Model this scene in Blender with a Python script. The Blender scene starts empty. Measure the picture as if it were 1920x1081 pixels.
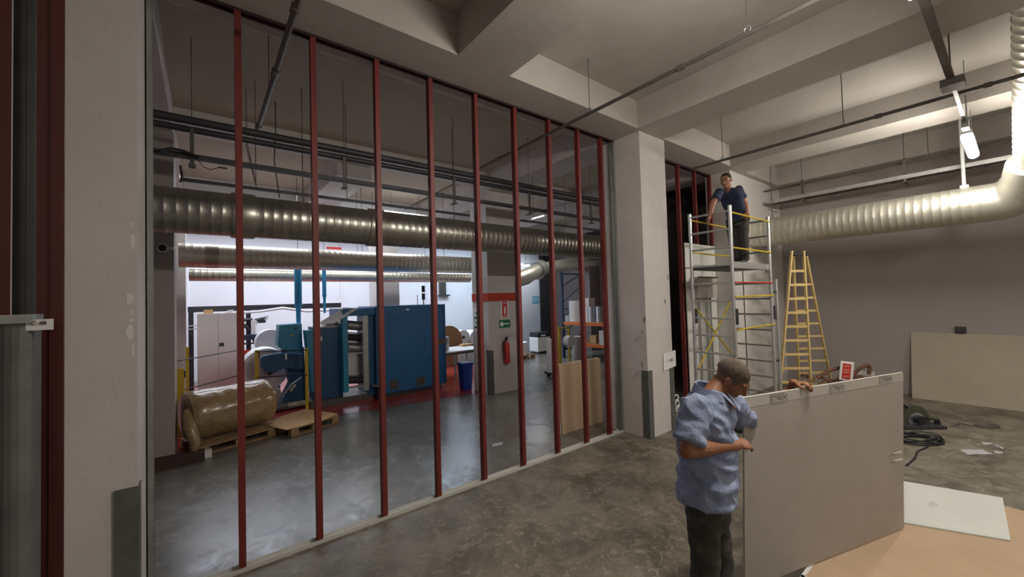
import bpy, bmesh, math, random
from mathutils import Vector, Matrix, noise
random.seed(7)
SC = bpy.context.scene
COL = SC.collection
# ------------------------------------------------------------------ camera, world, exposure
CAM = Vector((0, 0, 2.1))
CR = [Vector((0.78816659, -0.61481281, -0.02826022)), Vector((0.00563095, -0.03871172, 0.99923455)), Vector((0.61543621, 0.78772242, 0.0270493))]
FP = 745.0
cd = bpy.data.cameras.new('camera'); cam = bpy.data.objects.new('camera', cd); COL.objects.link(cam)
cd.sensor_width = 36; cd.lens = FP / 1920 * 36; cd.clip_end = 100; cd.clip_start = 0.02
mw = Matrix.Identity(4)
for i in range(3):
    mw[i][0] = CR[0][i]; mw[i][1] = CR[1][i]; mw[i][2] = -CR[2][i]; mw[i][3] = CAM[i]
cam.matrix_world = mw
SC.camera = cam
W = bpy.data.worlds.new('world'); SC.world = W; W.use_nodes = True
W.node_tree.nodes['Background'].inputs[0].default_value = (0.5, 0.55, 0.62, 1)
W.node_tree.nodes['Background'].inputs[1].default_value = 0.25
SC.view_settings.view_transform = 'Standard'
try: SC.view_settings.look = 'None'
except Exception: pass
SC.view_settings.exposure = 0.0
SC.view_settings.gamma = 1
SC.view_settings.use_curve_mapping = False
LAMP_FRONT = 168.0      # emission of the front hall's battens
def area(name, loc, size, power, col, rot=(0, 0, 0)):
    l = bpy.data.lights.new(name, 'AREA'); l.shape = 'RECTANGLE'; l.size, l.size_y = size; l.energy = power; l.color = col
    o = bpy.data.objects.new(name, l); COL.objects.link(o); o.location = loc; o.rotation_euler = rot
    return o
# lamps and roof lights of the far press hall plus unseen fill lights added behind the camera
area('skylight_press', (2.0, 12.6, 4.5), (6.5, 1.3), 270, (0.80, 0.87, 1.0))
area('skylight_press', (8.2, 12.3, 4.5), (3.5, 2.0), 230, (0.66, 0.82, 1.0))
area('ceiling_lamp_press', (2.2, 9.75, 4.6), (5.0, 0.35), 75, (0.93, 0.95, 1.0))
area('ceiling_lamp_store', (9.0, 9.0, 4.6), (2.0, 0.5), 70, (1.0, 0.95, 0.9))
area('fill_light_hall', (-1.5, -3.0, 4.4), (1.3, 0.3), 40, (1.0, 0.93, 0.84))  # added fill, no known lamp here; lifts the front hall's ambient light
area('fill_light_hall', (6.0, -3.0, 4.0), (1.3, 0.3), 90, (1.0, 0.93, 0.84))

def pxdir(px, py):
    return CR[0] * ((px - 960) / FP) + CR[1] * (-(py - 540.5) / FP) + CR[2]
def at(px, py, x=None, y=None, z=None, d=None):
    r = pxdir(px, py)
    t = d if d is not None else ((x / r.x) if x is not None else ((y / r.y) if y is not None else (z - CAM.z) / r.z))
    return CAM + r * t
# ------------------------------------------------------------------ materials
def mat(name, c, rough=0.6, metal=0.0, c2=None, scale=6.0, detail=5, bump=0.0, bscale=None, lo=0.35, hi=0.65, emit=None, alpha=None, stretch=None, spec=0.5, coat=0.0, rough2=None):
    m = bpy.data.materials.new(name); m.use_nodes = True
    nt = m.node_tree; b = nt.nodes['Principled BSDF']
    b.inputs['Base Color'].default_value = (*c, 1); b.inputs['Roughness'].default_value = rough; b.inputs['Metallic'].default_value = metal
    b.inputs['Specular IOR Level'].default_value = spec
    if coat: b.inputs['Coat Weight'].default_value = coat; b.inputs['Coat Roughness'].default_value = 0.15
    if emit: b.inputs['Emission Color'].default_value = (*emit[0], 1); b.inputs['Emission Strength'].default_value = emit[1]
    if alpha is not None: b.inputs['Alpha'].default_value = alpha
    if c2 or bump:
        tc = nt.nodes.new('ShaderNodeTexCoord'); mp = nt.nodes.new('ShaderNodeMapping'); nt.links.new(tc.outputs['Object'], mp.inputs[0])
        if stretch: mp.inputs['Scale'].default_value = stretch
        n = nt.nodes.new('ShaderNodeTexNoise'); n.inputs['Scale'].default_value = scale; n.inputs['Detail'].default_value = detail; n.inputs['Roughness'].default_value = 0.65
        nt.links.new(mp.outputs[0], n.inputs['Vector'])
        if c2:
            mr = nt.nodes.new('ShaderNodeMapRange'); mr.inputs[1].default_value = lo; mr.inputs[2].default_value = hi
            nt.links.new(n.outputs['Fac'], mr.inputs[0])
            mx = nt.nodes.new('ShaderNodeMix'); mx.data_type = 'RGBA'; mx.inputs['A'].default_value = (*c, 1); mx.inputs['B'].default_value = (*c2, 1)
            nt.links.new(mr.outputs[0], mx.inputs['Factor']); nt.links.new(mx.outputs['Result'], b.inputs['Base Color'])
            if rough2 is not None:
                m2 = nt.nodes.new('ShaderNodeMapRange'); m2.inputs[1].default_value = lo; m2.inputs[2].default_value = hi; m2.inputs[3].default_value = rough; m2.inputs[4].default_value = rough2
                nt.links.new(n.outputs['Fac'], m2.inputs[0]); nt.links.new(m2.outputs[0], b.inputs['Roughness'])
        if bump:
            n2 = n
            if bscale:
                n2 = nt.nodes.new('ShaderNodeTexNoise'); n2.inputs['Scale'].default_value = bscale; n2.inputs['Detail'].default_value = 4; nt.links.new(mp.outputs[0], n2.inputs['Vector'])
            bp = nt.nodes.new('ShaderNodeBump'); bp.inputs['Strength'].default_value = bump; bp.inputs['Distance'].default_value = 0.02
            nt.links.new(n2.outputs['Fac'], bp.inputs['Height']); nt.links.new(bp.outputs[0], b.inputs['Normal'])
    return m
M = {}
M['wall'] = mat('painted_concrete', (0.58, 0.545, 0.525), 0.8, c2=(0.53, 0.495, 0.475), scale=2.5, bump=0.12, bscale=30)
M['ceil'] = mat('painted_soffit', (0.47, 0.44, 0.40), 0.85, c2=(0.42, 0.39, 0.355), scale=1.6, bump=0.1, bscale=25)
M['ceilback'] = mat('dim_painted_slab', (0.50, 0.44, 0.345), 0.85, c2=(0.45, 0.395, 0.305), scale=1.2)
M['greywall'] = mat('grey_wall_paint', (0.37, 0.33, 0.315), 0.75, c2=(0.34, 0.305, 0.29), scale=1.3, bump=0.05, bscale=30)
M['whitewall'] = mat('white_wall_paint', (0.64, 0.62, 0.59), 0.8, c2=(0.58, 0.56, 0.53), scale=1.5, bump=0.05, bscale=20)
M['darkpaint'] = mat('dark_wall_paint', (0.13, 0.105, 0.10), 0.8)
M['farwall'] = mat('white_press_hall_paint', (0.78, 0.79, 0.82), 0.8, c2=(0.72, 0.73, 0.77), scale=0.8)
M['grey'] = mat('grey_plastic_guard', (0.12, 0.125, 0.115), 0.6, c2=(0.085, 0.09, 0.08), scale=9)
M['red'] = mat('red_primer_steel', (0.185, 0.026, 0.018), 0.5, 0.1, c2=(0.135, 0.018, 0.014), scale=14, stretch=(1, 1, 0.15))
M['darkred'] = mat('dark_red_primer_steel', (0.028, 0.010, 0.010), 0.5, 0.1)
M['shadedred'] = mat('shaded_red_primer', (0.085, 0.014, 0.010), 0.6, 0.0, c2=(0.06, 0.010, 0.008), scale=14, stretch=(1, 1, 0.15))  # red primer darkened: shade of the left corner put into the colour
M['dullgalv'] = mat('dull_galvanised', (0.16, 0.165, 0.155), 0.55, 0.4, c2=(0.12, 0.125, 0.12), scale=8)
M['galv'] = mat('galvanised_profile', (0.42, 0.44, 0.42), 0.42, 0.75, c2=(0.33, 0.35, 0.34), scale=8)
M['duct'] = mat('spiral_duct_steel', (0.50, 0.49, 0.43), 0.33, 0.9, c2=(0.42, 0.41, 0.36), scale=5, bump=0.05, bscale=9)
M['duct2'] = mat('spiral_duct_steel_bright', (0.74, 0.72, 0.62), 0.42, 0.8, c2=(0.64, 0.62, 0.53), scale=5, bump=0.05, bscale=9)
M['pipe'] = mat('grey_conduit_steel', (0.13, 0.12, 0.105), 0.5, 0.3, c2=(0.10, 0.09, 0.08), scale=10)
M['alu'] = mat('aluminium', (0.62, 0.63, 0.62), 0.38, 0.7, c2=(0.52, 0.53, 0.52), scale=12)
M['yellow'] = mat('yellow_paint', (0.62, 0.45, 0.03), 0.5, c2=(0.52, 0.37, 0.02), scale=10)
M['wood'] = mat('ladder_wood', (0.66, 0.50, 0.22), 0.6, c2=(0.58, 0.42, 0.17), scale=9, stretch=(1, 1, 0.2))
M['pale'] = mat('pale_new_galvanised', (0.62, 0.62, 0.58), 0.5, 0.3)
M['pallet'] = mat('pallet_wood', (0.38, 0.24, 0.12), 0.75, c2=(0.28, 0.17, 0.08), scale=12, stretch=(0.2, 1, 1))
M['card'] = mat('cardboard', (0.58, 0.37, 0.17), 0.75, c2=(0.52, 0.32, 0.14), scale=5)
M['boardback'] = mat('plasterboard_tan_paper', (0.50, 0.355, 0.235), 0.8, c2=(0.45, 0.32, 0.205), scale=2.5, bump=0.03, bscale=60)
M['boarddim'] = mat('plasterboard_beige_paper', (0.42, 0.36, 0.285), 0.8, c2=(0.38, 0.325, 0.255), scale=2.2)
M['boardgrey'] = mat('plasterboard_grey_paper', (0.40, 0.355, 0.315), 0.8, c2=(0.365, 0.32, 0.28), scale=2.2, bump=0.03, bscale=60)
M['boardwhite'] = mat('plasterboard_white_paper', (0.66, 0.67, 0.63), 0.75, c2=(0.60, 0.61, 0.57), scale=2)
M['gypsum'] = mat('gypsum_edge', (0.72, 0.69, 0.65), 0.8)
M['ink'] = mat('grey_print', (0.07, 0.06, 0.055), 0.8)
M['print'] = mat('faded_print', (0.17, 0.15, 0.135), 0.8)
M['blue'] = mat('machine_blue', (0.014, 0.125, 0.30), 0.45, c2=(0.012, 0.11, 0.27), scale=3)
M['blued'] = mat('machine_dark_blue', (0.012, 0.085, 0.21), 0.45, c2=(0.010, 0.07, 0.175), scale=3)
M['teal'] = mat('machine_teal', (0.025, 0.27, 0.44), 0.4, c2=(0.02, 0.22, 0.38), scale=4)
M['sky'] = mat('light_blue_paint', (0.05, 0.33, 0.60), 0.4)
M['black'] = mat('black_rubber', (0.015, 0.016, 0.02), 0.5)
M['dark'] = mat('dark_grey_metal', (0.05, 0.05, 0.055), 0.5, 0.3)
M['steel'] = mat('steel_roller', (0.62, 0.63, 0.66), 0.25, 0.85, c2=(0.5, 0.51, 0.54), scale=8)
M['paper'] = mat('white_paper', (0.78, 0.78, 0.79), 0.7, c2=(0.73, 0.73, 0.74), scale=6)
M['paperside'] = mat('paper_roll_side', (0.52, 0.48, 0.46), 0.8)
M['cream'] = mat('cream_cabinet_paint', (0.62, 0.57, 0.54), 0.55)
M['wrap'] = mat('plastic_wrapped_kraft', (0.36, 0.235, 0.115), 0.22, c2=(0.25, 0.16, 0.08), scale=4, bump=1.0, bscale=11, coat=0.8)
M['orange'] = mat('orange_rack_paint', (0.62, 0.13, 0.02), 0.5)
M['navy'] = mat('navy_rack_paint', (0.015, 0.025, 0.07), 0.5)
M['signred'] = mat('sign_red', (0.55, 0.03, 0.025), 0.5)
M['bandred'] = mat('wall_band_red', (0.50, 0.045, 0.02), 0.6)
M['green'] = mat('sign_green', (0.01, 0.16, 0.06), 0.5)
M['cyan'] = mat('sign_cyan', (0.10, 0.45, 0.68), 0.5)
M['white'] = mat('white_plastic', (0.75, 0.75, 0.74), 0.5)
M['bin'] = mat('blue_bin_plastic', (0.01, 0.035, 0.26), 0.4)
M['brownbase'] = mat('brown_kerb', (0.055, 0.03, 0.022), 0.7)
M['skin'] = mat('tanned_skin', (0.30, 0.125, 0.06), 0.5, c2=(0.24, 0.09, 0.042), scale=14)
M['skin2'] = mat('skin', (0.36, 0.17, 0.10), 0.5, c2=(0.30, 0.135, 0.08), scale=16)
M['hair'] = mat('cropped_grey_hair', (0.15, 0.11, 0.08), 0.9, c2=(0.085, 0.06, 0.045), scale=60, bump=0.12)
M['hairdark'] = mat('cropped_dark_hair', (0.02, 0.014, 0.01), 0.8, c2=(0.035, 0.025, 0.018), scale=50)
M['shirt'] = mat('pale_blue_shirt_cloth', (0.31, 0.36, 0.50), 0.85, c2=(0.20, 0.245, 0.38), scale=11, bump=0.25, bscale=90)
M['collar'] = mat('dark_blue_collar_lining', (0.06, 0.08, 0.17), 0.85)
M['tee'] = mat('navy_tee_cloth', (0.018, 0.027, 0.062), 0.85, c2=(0.025, 0.036, 0.08), scale=9)
M['trousers'] = mat('dark_work_trousers', (0.042, 0.040, 0.034), 0.9, c2=(0.075, 0.068, 0.056), scale=9, lo=0.5, hi=0.72)
M['shoe'] = mat('grey_work_shoe', (0.07, 0.065, 0.06), 0.8)
M['rubble'] = mat('reddish_debris', (0.20, 0.09, 0.06), 0.9, c2=(0.10, 0.05, 0.035), scale=9)
M['saw'] = mat('olive_saw_guard', (0.075, 0.075, 0.05), 0.55, c2=(0.05, 0.05, 0.035), scale=9)
M['lamp'] = mat('lamp_diffuser', (0.9, 0.9, 0.9), 0.4, emit=((1.0, 0.93, 0.84), LAMP_FRONT))
M['lampcool'] = mat('lamp_diffuser_cool', (0.9, 0.9, 0.9), 0.4, emit=((0.9, 0.93, 1.0), 32))
M['eye'] = mat('eye_white', (0.30, 0.25, 0.22), 0.4)
M['chest'] = mat('dark_beard_stubble', (0.05, 0.03, 0.022), 0.9)

def floor_mat(name, base, mid, light, s1, rough_a, rough_b, blotch=1.0):
    m = bpy.data.materials.new(name); m.use_nodes = True; nt = m.node_tree; b = nt.nodes['Principled BSDF']
    tc = nt.nodes.new('ShaderNodeTexCoord')
    def nz(s, d, r=0.6, dist=0.0):
        n = nt.nodes.new('ShaderNodeTexNoise'); n.inputs['Scale'].default_value = s; n.inputs['Detail'].default_value = d; n.inputs['Roughness'].default_value = r; n.inputs['Distortion'].default_value = dist
        nt.links.new(tc.outputs['Object'], n.inputs['Vector']); return n
    def ramp(src, a, c, t0=0, t1=1):
        r = nt.nodes.new('ShaderNodeMapRange'); r.inputs[1].default_value = a; r.inputs[2].default_value = c; r.inputs[3].default_value = t0; r.inputs[4].default_value = t1
        nt.links.new(src, r.inputs[0]); return r.outputs[0]
    n1 = nz(s1, 8, 0.7, 0.6); n2 = nz(s1 * 5.5, 6, 0.7, 1.2); n3 = nz(0.55, 3)
    mx = nt.nodes.new('ShaderNodeMix'); mx.data_type = 'RGBA'; mx.inputs['A'].default_value = (*base, 1); mx.inputs['B'].default_value = (*mid, 1)
    nt.links.new(ramp(n1.outputs['Fac'], 0.40, 0.60), mx.inputs['Factor'])
    m2 = nt.nodes.new('ShaderNodeMix'); m2.data_type = 'RGBA'; m2.inputs['B'].default_value = (*light, 1)
    nt.links.new(mx.outputs['Result'], m2.inputs['A']); nt.links.new(ramp(n2.outputs['Fac'], 0.50, 0.72, 0, 0.6 * blotch), m2.inputs['Factor'])
    m3 = nt.nodes.new('ShaderNodeMix'); m3.data_type = 'RGBA'; m3.blend_type = 'MULTIPLY'; m3.inputs['B'].default_value = (0.72, 0.72, 0.72, 1)
    nt.links.new(m2.outputs['Result'], m3.inputs['A']); nt.links.new(ramp(n3.outputs['Fac'], 0.4, 0.62), m3.inputs['Factor'])
    nt.links.new(m3.outputs['Result'], b.inputs['Base Color'])
    nt.links.new(ramp(n2.outputs['Fac'], 0.35, 0.65, rough_a, rough_b), b.inputs['Roughness'])
    bp = nt.nodes.new('ShaderNodeBump'); bp.inputs['Strength'].default_value = 0.12; bp.inputs['Distance'].default_value = 0.01
    nt.links.new(n2.outputs['Fac'], bp.inputs['Height']); nt.links.new(bp.outputs[0], b.inputs['Normal'])
    return m
M['floor'] = floor_mat('stained_bare_concrete', (0.110, 0.097, 0.070), (0.225, 0.200, 0.152), (0.42, 0.39, 0.32), 1.9, 0.36, 0.7, 1.25)
M['epoxy'] = floor_mat('worn_grey_floor_paint', (0.155, 0.146, 0.124), (0.20, 0.188, 0.160), (0.25, 0.235, 0.20), 0.7, 0.17, 0.32, 0.12)
M['redfloor'] = floor_mat('red_floor_paint', (0.36, 0.045, 0.035), (0.42, 0.06, 0.045), (0.46, 0.09, 0.07), 0.7, 0.12, 0.22, 0.2)

# ------------------------------------------------------------------ mesh helpers
def woff(p):
    v = Vector((0, 0, 0))
    while p is not None:
        v += p.location; p = p.parent
    return v
def link(name, me, m, parent=None, smooth=False):
    o = bpy.data.objects.new(name, me); COL.objects.link(o)
    if m is not None: me.materials.append(m)
    if smooth: me.polygons.foreach_set('use_smooth', [True] * len(me.polygons))
    if parent is not None:
        o.parent = parent
    return o
class MB:
    def __init__(s): s.b = bmesh.new()
    def add(s, vs, fs):
        v = [s.b.verts.new(p) for p in vs]
        for f in fs:
            try: s.b.faces.new([v[i] for i in f])
            except ValueError: pass
        return s
    def box(s, c, d, R=None):
        c = Vector(c); h = [x / 2 for x in d]; vs = []
        for z in (-1, 1):
            for y in (-1, 1):
                for x in (-1, 1):
                    v = Vector((x * h[0], y * h[1], z * h[2]))
                    if R is not None: v = R @ v
                    vs.append(c + v)
        return s.add(vs, [(0, 2, 3, 1), (4, 5, 7, 6), (0, 1, 5, 4), (2, 6, 7, 3), (0, 4, 6, 2), (1, 3, 7, 5)])
    def bb(s, a, c):
        a = Vector(a); c = Vector(c); return s.box((a + c) / 2, [abs(x) for x in (c - a)])
    def frame(s, d):
        d = Vector(d).normalized(); u = Vector((0, 0, 1)) if abs(d.z) < 0.9 else Vector((1, 0, 0))
        x = d.cross(u).normalized(); return x, x.cross(d).normalized()
    def rings(s, rs, cap=True):
        n = len(rs[0]); vs = [p for r in rs for p in r]; fs = []
        for k in range(len(rs) - 1):
            for i in range(n): j = (i + 1) % n; fs.append((k * n + i, k * n + j, (k + 1) * n + j, (k + 1) * n + i))
        if cap: fs.append(tuple(range(n))[::-1]); fs.append(tuple((len(rs) - 1) * n + i for i in range(n)))
        return s.add(vs, fs)
    def cyl(s, a, c, r, r2=None, n=12):
        a = Vector(a); c = Vector(c); r2 = r if r2 is None else r2; x, y = s.frame(c - a)
        return s.rings([[p + x * (q * math.cos(t * 2 * math.pi / n)) + y * (q * math.sin(t * 2 * math.pi / n)) for t in range(n)] for p, q in ((a, r), (c, r2))])
    def lathe(s, a, d, prof, n=24):
        a = Vector(a); d = Vector(d).normalized(); x, y = s.frame(d)
        return s.rings([[a + d * h + x * (r * math.cos(t * 2 * math.pi / n)) + y * (r * math.sin(t * 2 * math.pi / n)) for t in range(n)] for h, r in prof])
    def tube(s, pts, r, n=8):
        pts = [Vector(p) for p in pts]; rs = []; px = None
        for i, p in enumerate(pts):
            d = (pts[min(i + 1, len(pts) - 1)] - pts[max(i - 1, 0)]).normalized()
            if px is None: x, y = s.frame(d)
            else:
                x = (px - d * px.dot(d)).normalized(); y = x.cross(d)
            px = x; rr = r[i] if isinstance(r, (list, tuple)) else r
            rs.append([p + x * (rr * math.cos(t * 2 * math.pi / n)) + y * (rr * math.sin(t * 2 * math.pi / n)) for t in range(n)])
        return s.rings(rs)
    def bar(s, a, c, w, h, up=(0, 0, 1)):
        a = Vector(a); c = Vector(c); d = (c - a).normalized(); u = Vector(up); x = d.cross(u)
        if x.length < 1e-3: x = d.cross(Vector((0, 1, 0)))
        x.normalize(); y = x.cross(d)
        return s.rings([[p + x * (i * w / 2) + y * (j * h / 2) for i, j in ((-1, -1), (1, -1), (1, 1), (-1, 1))] for p in (a, c)])
    def prism(s, pts, ext):
        n = len(pts); ext = Vector(ext); vs = [Vector(p) for p in pts] + [Vector(p) + ext for p in pts]
        return s.add(vs, [tuple(range(n))[::-1], tuple(range(n, 2 * n))] + [(i, (i + 1) % n, n + (i + 1) % n, n + i) for i in range(n)])
    def ball(s, c, r, n=14, R=None):
        c = Vector(c); r = r if isinstance(r, (tuple, list)) else (r, r, r); m = n // 2 + 1; rs = []
        for k in range(1, m):
            th = math.pi * k / m
            ring = []
            for i in range(n):
                ph = 2 * math.pi * i / n; v = Vector((r[0] * math.sin(th) * math.cos(ph), r[1] * math.sin(th) * math.sin(ph), r[2] * math.cos(th)))
                ring.append(c + (R @ v if R is not None else v))
            rs.append(ring)
        return s.rings(rs)
    def build(s, name, m, parent=None, smooth=False, bevel=0.0):
        off = woff(parent)
        for v in s.b.verts: v.co -= off
        if bevel:
            bmesh.ops.bevel(s.b, geom=s.b.edges[:] + s.b.verts[:], offset=bevel, segments=2, profile=0.5, affect='EDGES', clamp_overlap=True)
        bmesh.ops.recalc_face_normals(s.b, faces=s.b.faces[:])
        me = bpy.data.meshes.new(name); s.b.to_mesh(me); s.b.free()
        o = link(name, me, m, parent, smooth)
        if smooth:
            try: me.set_sharp_from_angle(angle=math.radians(40))
            except Exception: pass
        return o
def tag(o, label, cat, group=None):
    o['label'] = label; o['category'] = cat
    if group: o['group'] = group
    return o
def T(name, label, cat, loc=(0, 0, 0), group=None):
    o = bpy.data.objects.new(name, None); COL.objects.link(o); o.location = loc; o.empty_display_size = 0.1
    return tag(o, label, cat, group)
def S(name, mb, m, smooth=False, parent=None):
    o = mb.build(name, m, parent, smooth); o['kind'] = 'structure'; return o
def one(name, mb, m, label, cat, group=None, smooth=False, bevel=0.0):
    """single-mesh thing whose origin sits at its base"""
    vs = [v.co for v in mb.b.verts]; lo = Vector([min(v[i] for v in vs) for i in range(3)]); hi = Vector([max(v[i] for v in vs) for i in range(3)])
    base = Vector(((lo.x + hi.x) / 2, (lo.y + hi.y) / 2, lo.z))
    for v in mb.b.verts: v.co -= base
    o = mb.build(name, m, None, smooth, bevel); o.location = base
    return tag(o, label, cat, group)
def dup(root, loc, label=None, rotz=None, group=None):
    r = root.copy(); COL.objects.link(r); r.location = loc
    if rotz is not None: r.rotation_euler = (0, 0, rotz)
    if label: r['label'] = label
    if group: r['group'] = group
    for ch in list(root.children):
        c = ch.copy(); COL.objects.link(c); c.parent = r
        for g in list(ch.children):
            d = g.copy(); COL.objects.link(d); d.parent = c
    return r
def text(name, s, size, pos, xdir, up, m, parent, depth=0.002, sx=1.0):
    cu = bpy.data.curves.new(name, 'FONT'); cu.body = s; cu.size = size; cu.extrude = depth / 2; cu.align_x = 'CENTER'; cu.align_y = 'CENTER'
    tmp = bpy.data.objects.new(name, cu); COL.objects.link(tmp)
    dg = bpy.context.evaluated_depsgraph_get(); me = bpy.data.meshes.new_from_object(tmp.evaluated_get(dg)); bpy.data.objects.remove(tmp)
    x = Vector(xdir).normalized(); z = x.cross(Vector(up)).normalized(); y = z.cross(x); off = woff(parent)
    for v in me.vertices:
        p = v.co.copy(); v.co = Vector(pos) - off + x * (p.x * sx) + y * p.y + z * p.z
    me.materials.clear()
    return link(name, me, m, parent)

# ------------------------------------------------------------------ the setting
ZS, ZC = 4.56, 4.97
YP = 3.91
f = S('floor', MB().bb((-4, -5, -0.2), (11.2, 3.96, 0)), M['floor'])
f2 = S('floor', MB().bb((-4, 3.96, -0.2), (15, 15.2, 0)), M['epoxy'])
f3 = S('floor', MB().add([at(300, 862, z=0.003), at(560, 790, z=0.003), at(895, 736, z=0.003), at(905, 690, z=0.003), Vector((6.6, 12.8, 0.003)), Vector((-3.5, 14.5, 0.003)), Vector((-3.5, 8.0, 0.003))], [(0, 1, 2, 3, 4, 5, 6)]), M['redfloor'])
S('ceiling', MB().bb((-4, -5, ZC), (11.2, 3.9, ZC + 0.2)), M['ceil'])
S('ceiling', MB().bb((-4, 3.9, ZC), (15, 15.2, ZC + 0.2)), M['ceilback'])
beams_x = [(-0.97, -0.31), (2.04, 2.69), (5.07, 5.76), (8.11, 8.80)]
for a, b_ in beams_x:
    S('ceiling_beam', MB().bb((a, -5, ZS), (b_, 3.38, ZC)), M['ceil'])
S('ceiling_beam', MB().bb((-4, 3.38, ZS), (11.2, 4.12, ZC)), M['ceil'])
S('ceiling_beam', MB().bb((10.55, -5, ZS), (11.0, 3.38, ZC)), M['ceil'])
for a, b_ in ((-0.97, -0.31), (5.07, 5.76), (8.11, 8.8), (11.0, 11.6)):
    S('ceiling_beam', MB().bb((a, 4.12, ZS), (b_, 15, ZC)), M['wall'])  # lighter wall paint here stands in for light on the soffits from below
S('ceiling_beam', MB().bb((-4, 7.3, 4.80), (15, 7.9, ZC)), M['wall'])
S('ceiling_beam', MB().bb((-4, 11.05, 4.46), (15, 11.67, ZC)), M['farwall'])
S('ceiling_beam', MB().bb((2.04, 7.9, 4.56), (2.69, 11.05, ZC)), M['wall'])
def pillar(x0, x1, y0, y1, m, z=ZS):
    return S('pillar', MB().bb((x0, y0, 0), (x1, y1, z)), m)
pl = pillar(-0.95, -0.32, 3.42, 4.1, M['wall'])
pr_ = pillar(5.16, 5.84, 3.42, 4.1, M['wall'])
p2 = pillar(-0.95, -0.30, 7.2, 7.82, M['greywall'])
p3 = pillar(5.02, 5.97, 7.3, 7.95, M['wall'])
pillar(-0.95, -0.27, 11.0, 11.6, M['wall'], 4.5)
pillar(3.82, 4.48, 11.0, 11.6, M['wall'], 4.5)
pillar(9.9, 10.5, 13.0, 13.6, M['farwall'], 4.5)
S('trim_1', MB().bb((-0.98, 7.0, 0), (0.02, 7.19, 0.12)), M['brownbase'])
# grey corner guards
def guard(x, y, sx, z, parent):
    o = MB().bb((x, y - 0.012, 0), (x + sx * 0.10, y, z)).bb((x - sx * 0.012, y - 0.012, 0), (x, y + 0.10, z)).build('corner_guard', M['grey'], parent); return o
guard(-0.325, 3.42, -1, 1.01, pl)
guard(5.16, 3.42, 1, 0.99, pr_); guard(5.84, 3.42, -1, 0.99, pr_)
guard(5.02, 7.3, 1, 0.98, p3)
def chips(px, pys, y, parent, m='gypsum'):
    for k, py in enumerate(pys):
        c = at(px + 3 * math.sin(k * 2.3), py, y=y); w = 0.006 + 0.006 * (k % 3); h = 0.015 + 0.012 * ((k * 7) % 4)
        MB().prism([(c.x + w * math.cos(a) * (1 + 0.3 * math.sin(2.7 * a + k)), y, c.z + h * math.sin(a)) for a in [i * math.pi / 4 for i in range(8)]], (0, -0.0015, 0)).build('paint_chip', M[m], parent)
chips(246, (420, 452, 560, 585, 600, 622, 655), 3.42, pl)
chips(1207, (560, 598, 622, 640, 668, 684), 3.42, pr_, 'grey')
chips(1250, (425, 520, 565), 3.42, pr_, 'grey'); chips(1238, (755,), 3.42, pr_, 'grey')
# red band round the extinguisher pillar
MB().bb((5.01, 7.288, 2.07), (5.98, 7.96, 2.25)).build('painted_band', M['bandred'], p3)
# walls
S('wall_back', MB().bb((11.0, -5, 0), (11.2, 3.5, ZC)), M['greywall'])
S('wall_right', MB().bb((8.36, 3.5, 0), (11.2, 4.0, ZS)), M['whitewall'])
S('wall_left', MB().bb((-4.2, -5, 0), (-4, 15, ZC)), M['wall'])
S('wall_rear', MB().bb((-4.2, -5.2, 0), (11.2, -5, ZC)), M['wall'])
S('wall_front', MB().bb((-4, 3.5, 0), (-0.95, 4.0, ZS)), M['wall'])
S('wall_far', MB().bb((-4, 14.8, 0), (15, 15, ZC)), M['farwall'])
S('wall_store', MB().bb((12.6, 3.9, 0), (12.8, 10.0, ZC)), M['greywall'])
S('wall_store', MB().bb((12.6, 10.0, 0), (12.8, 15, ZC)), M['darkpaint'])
S('wall_store_rear', MB().bb((11.0, 4.0, 0), (11.2, 7.0, ZC)), M['greywall'])
S('wall_light_blocker', MB().bb((7.75, 5.6, 0), (11.0, 5.75, ZC)), M['darkpaint'])  # added wall, painted dark to close the second opening and block store light
# white far wall strip with a dark return beside the store
S('wall_press_end', MB().bb(at(962, 600, y=13.0).to_2d().to_3d() , (at(1013, 600, y=13.0).x, 13.25, 4.4)), M['farwall'])
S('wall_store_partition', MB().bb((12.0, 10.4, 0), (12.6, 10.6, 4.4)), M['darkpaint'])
S('wall_dark_return', MB().bb((at(1013, 600, y=13.0).x, 12.95, 0), (12.6, 13.25, 4.4)), M['dark'])
# conduit-covered far wall: vertical joints of its panels
for px in (350, 640, 800):
    p = at(px, 560, y=14.79); S('trim_2', MB().bb((p.x - 0.03, 14.75, 0.0), (p.x + 0.03, 14.8, 4.4)), M['farwall'])

# ------------------------------------------------------------------ stud partitions
def cstud(x, y, z0, z1, m, parent, w=0.046, d=0.07, name='stud', t=0.004):
    pr = [(0, 0), (w, 0), (w, 0.010), (w - t, 0.010), (w - t, t), (t, t), (t, d - t), (w - t, d - t), (w - t, d - 0.01), (w, d - 0.01), (w, d), (0, d)]
    return MB().prism([(x - w / 2 + a, y - d / 2 + b_, z0) for a, b_ in pr], (0, 0, z1 - z0)).build(name, m, parent)
def chan(a, b_, m, parent, name, w=0.075, h=0.035, up=1, t=0.003):
    a = Vector(a); b_ = Vector(b_)   # U track along x: base plate and two flanges pointing up or down
    mb = MB().bb((a.x, a.y - w / 2, a.z), (b_.x, a.y + w / 2, a.z + t * up)).bb((a.x, a.y - w / 2, a.z), (b_.x, a.y - w / 2 + t, a.z + h * up)).bb((a.x, a.y + w / 2 - t, a.z), (b_.x, a.y + w / 2, a.z + h * up))
    return mb.build(name, m, parent)
part = T('stud_partition', 'open frame of nine red steel studs between the two white pillars', 'partition frame', (2.4, YP, 0))
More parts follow.
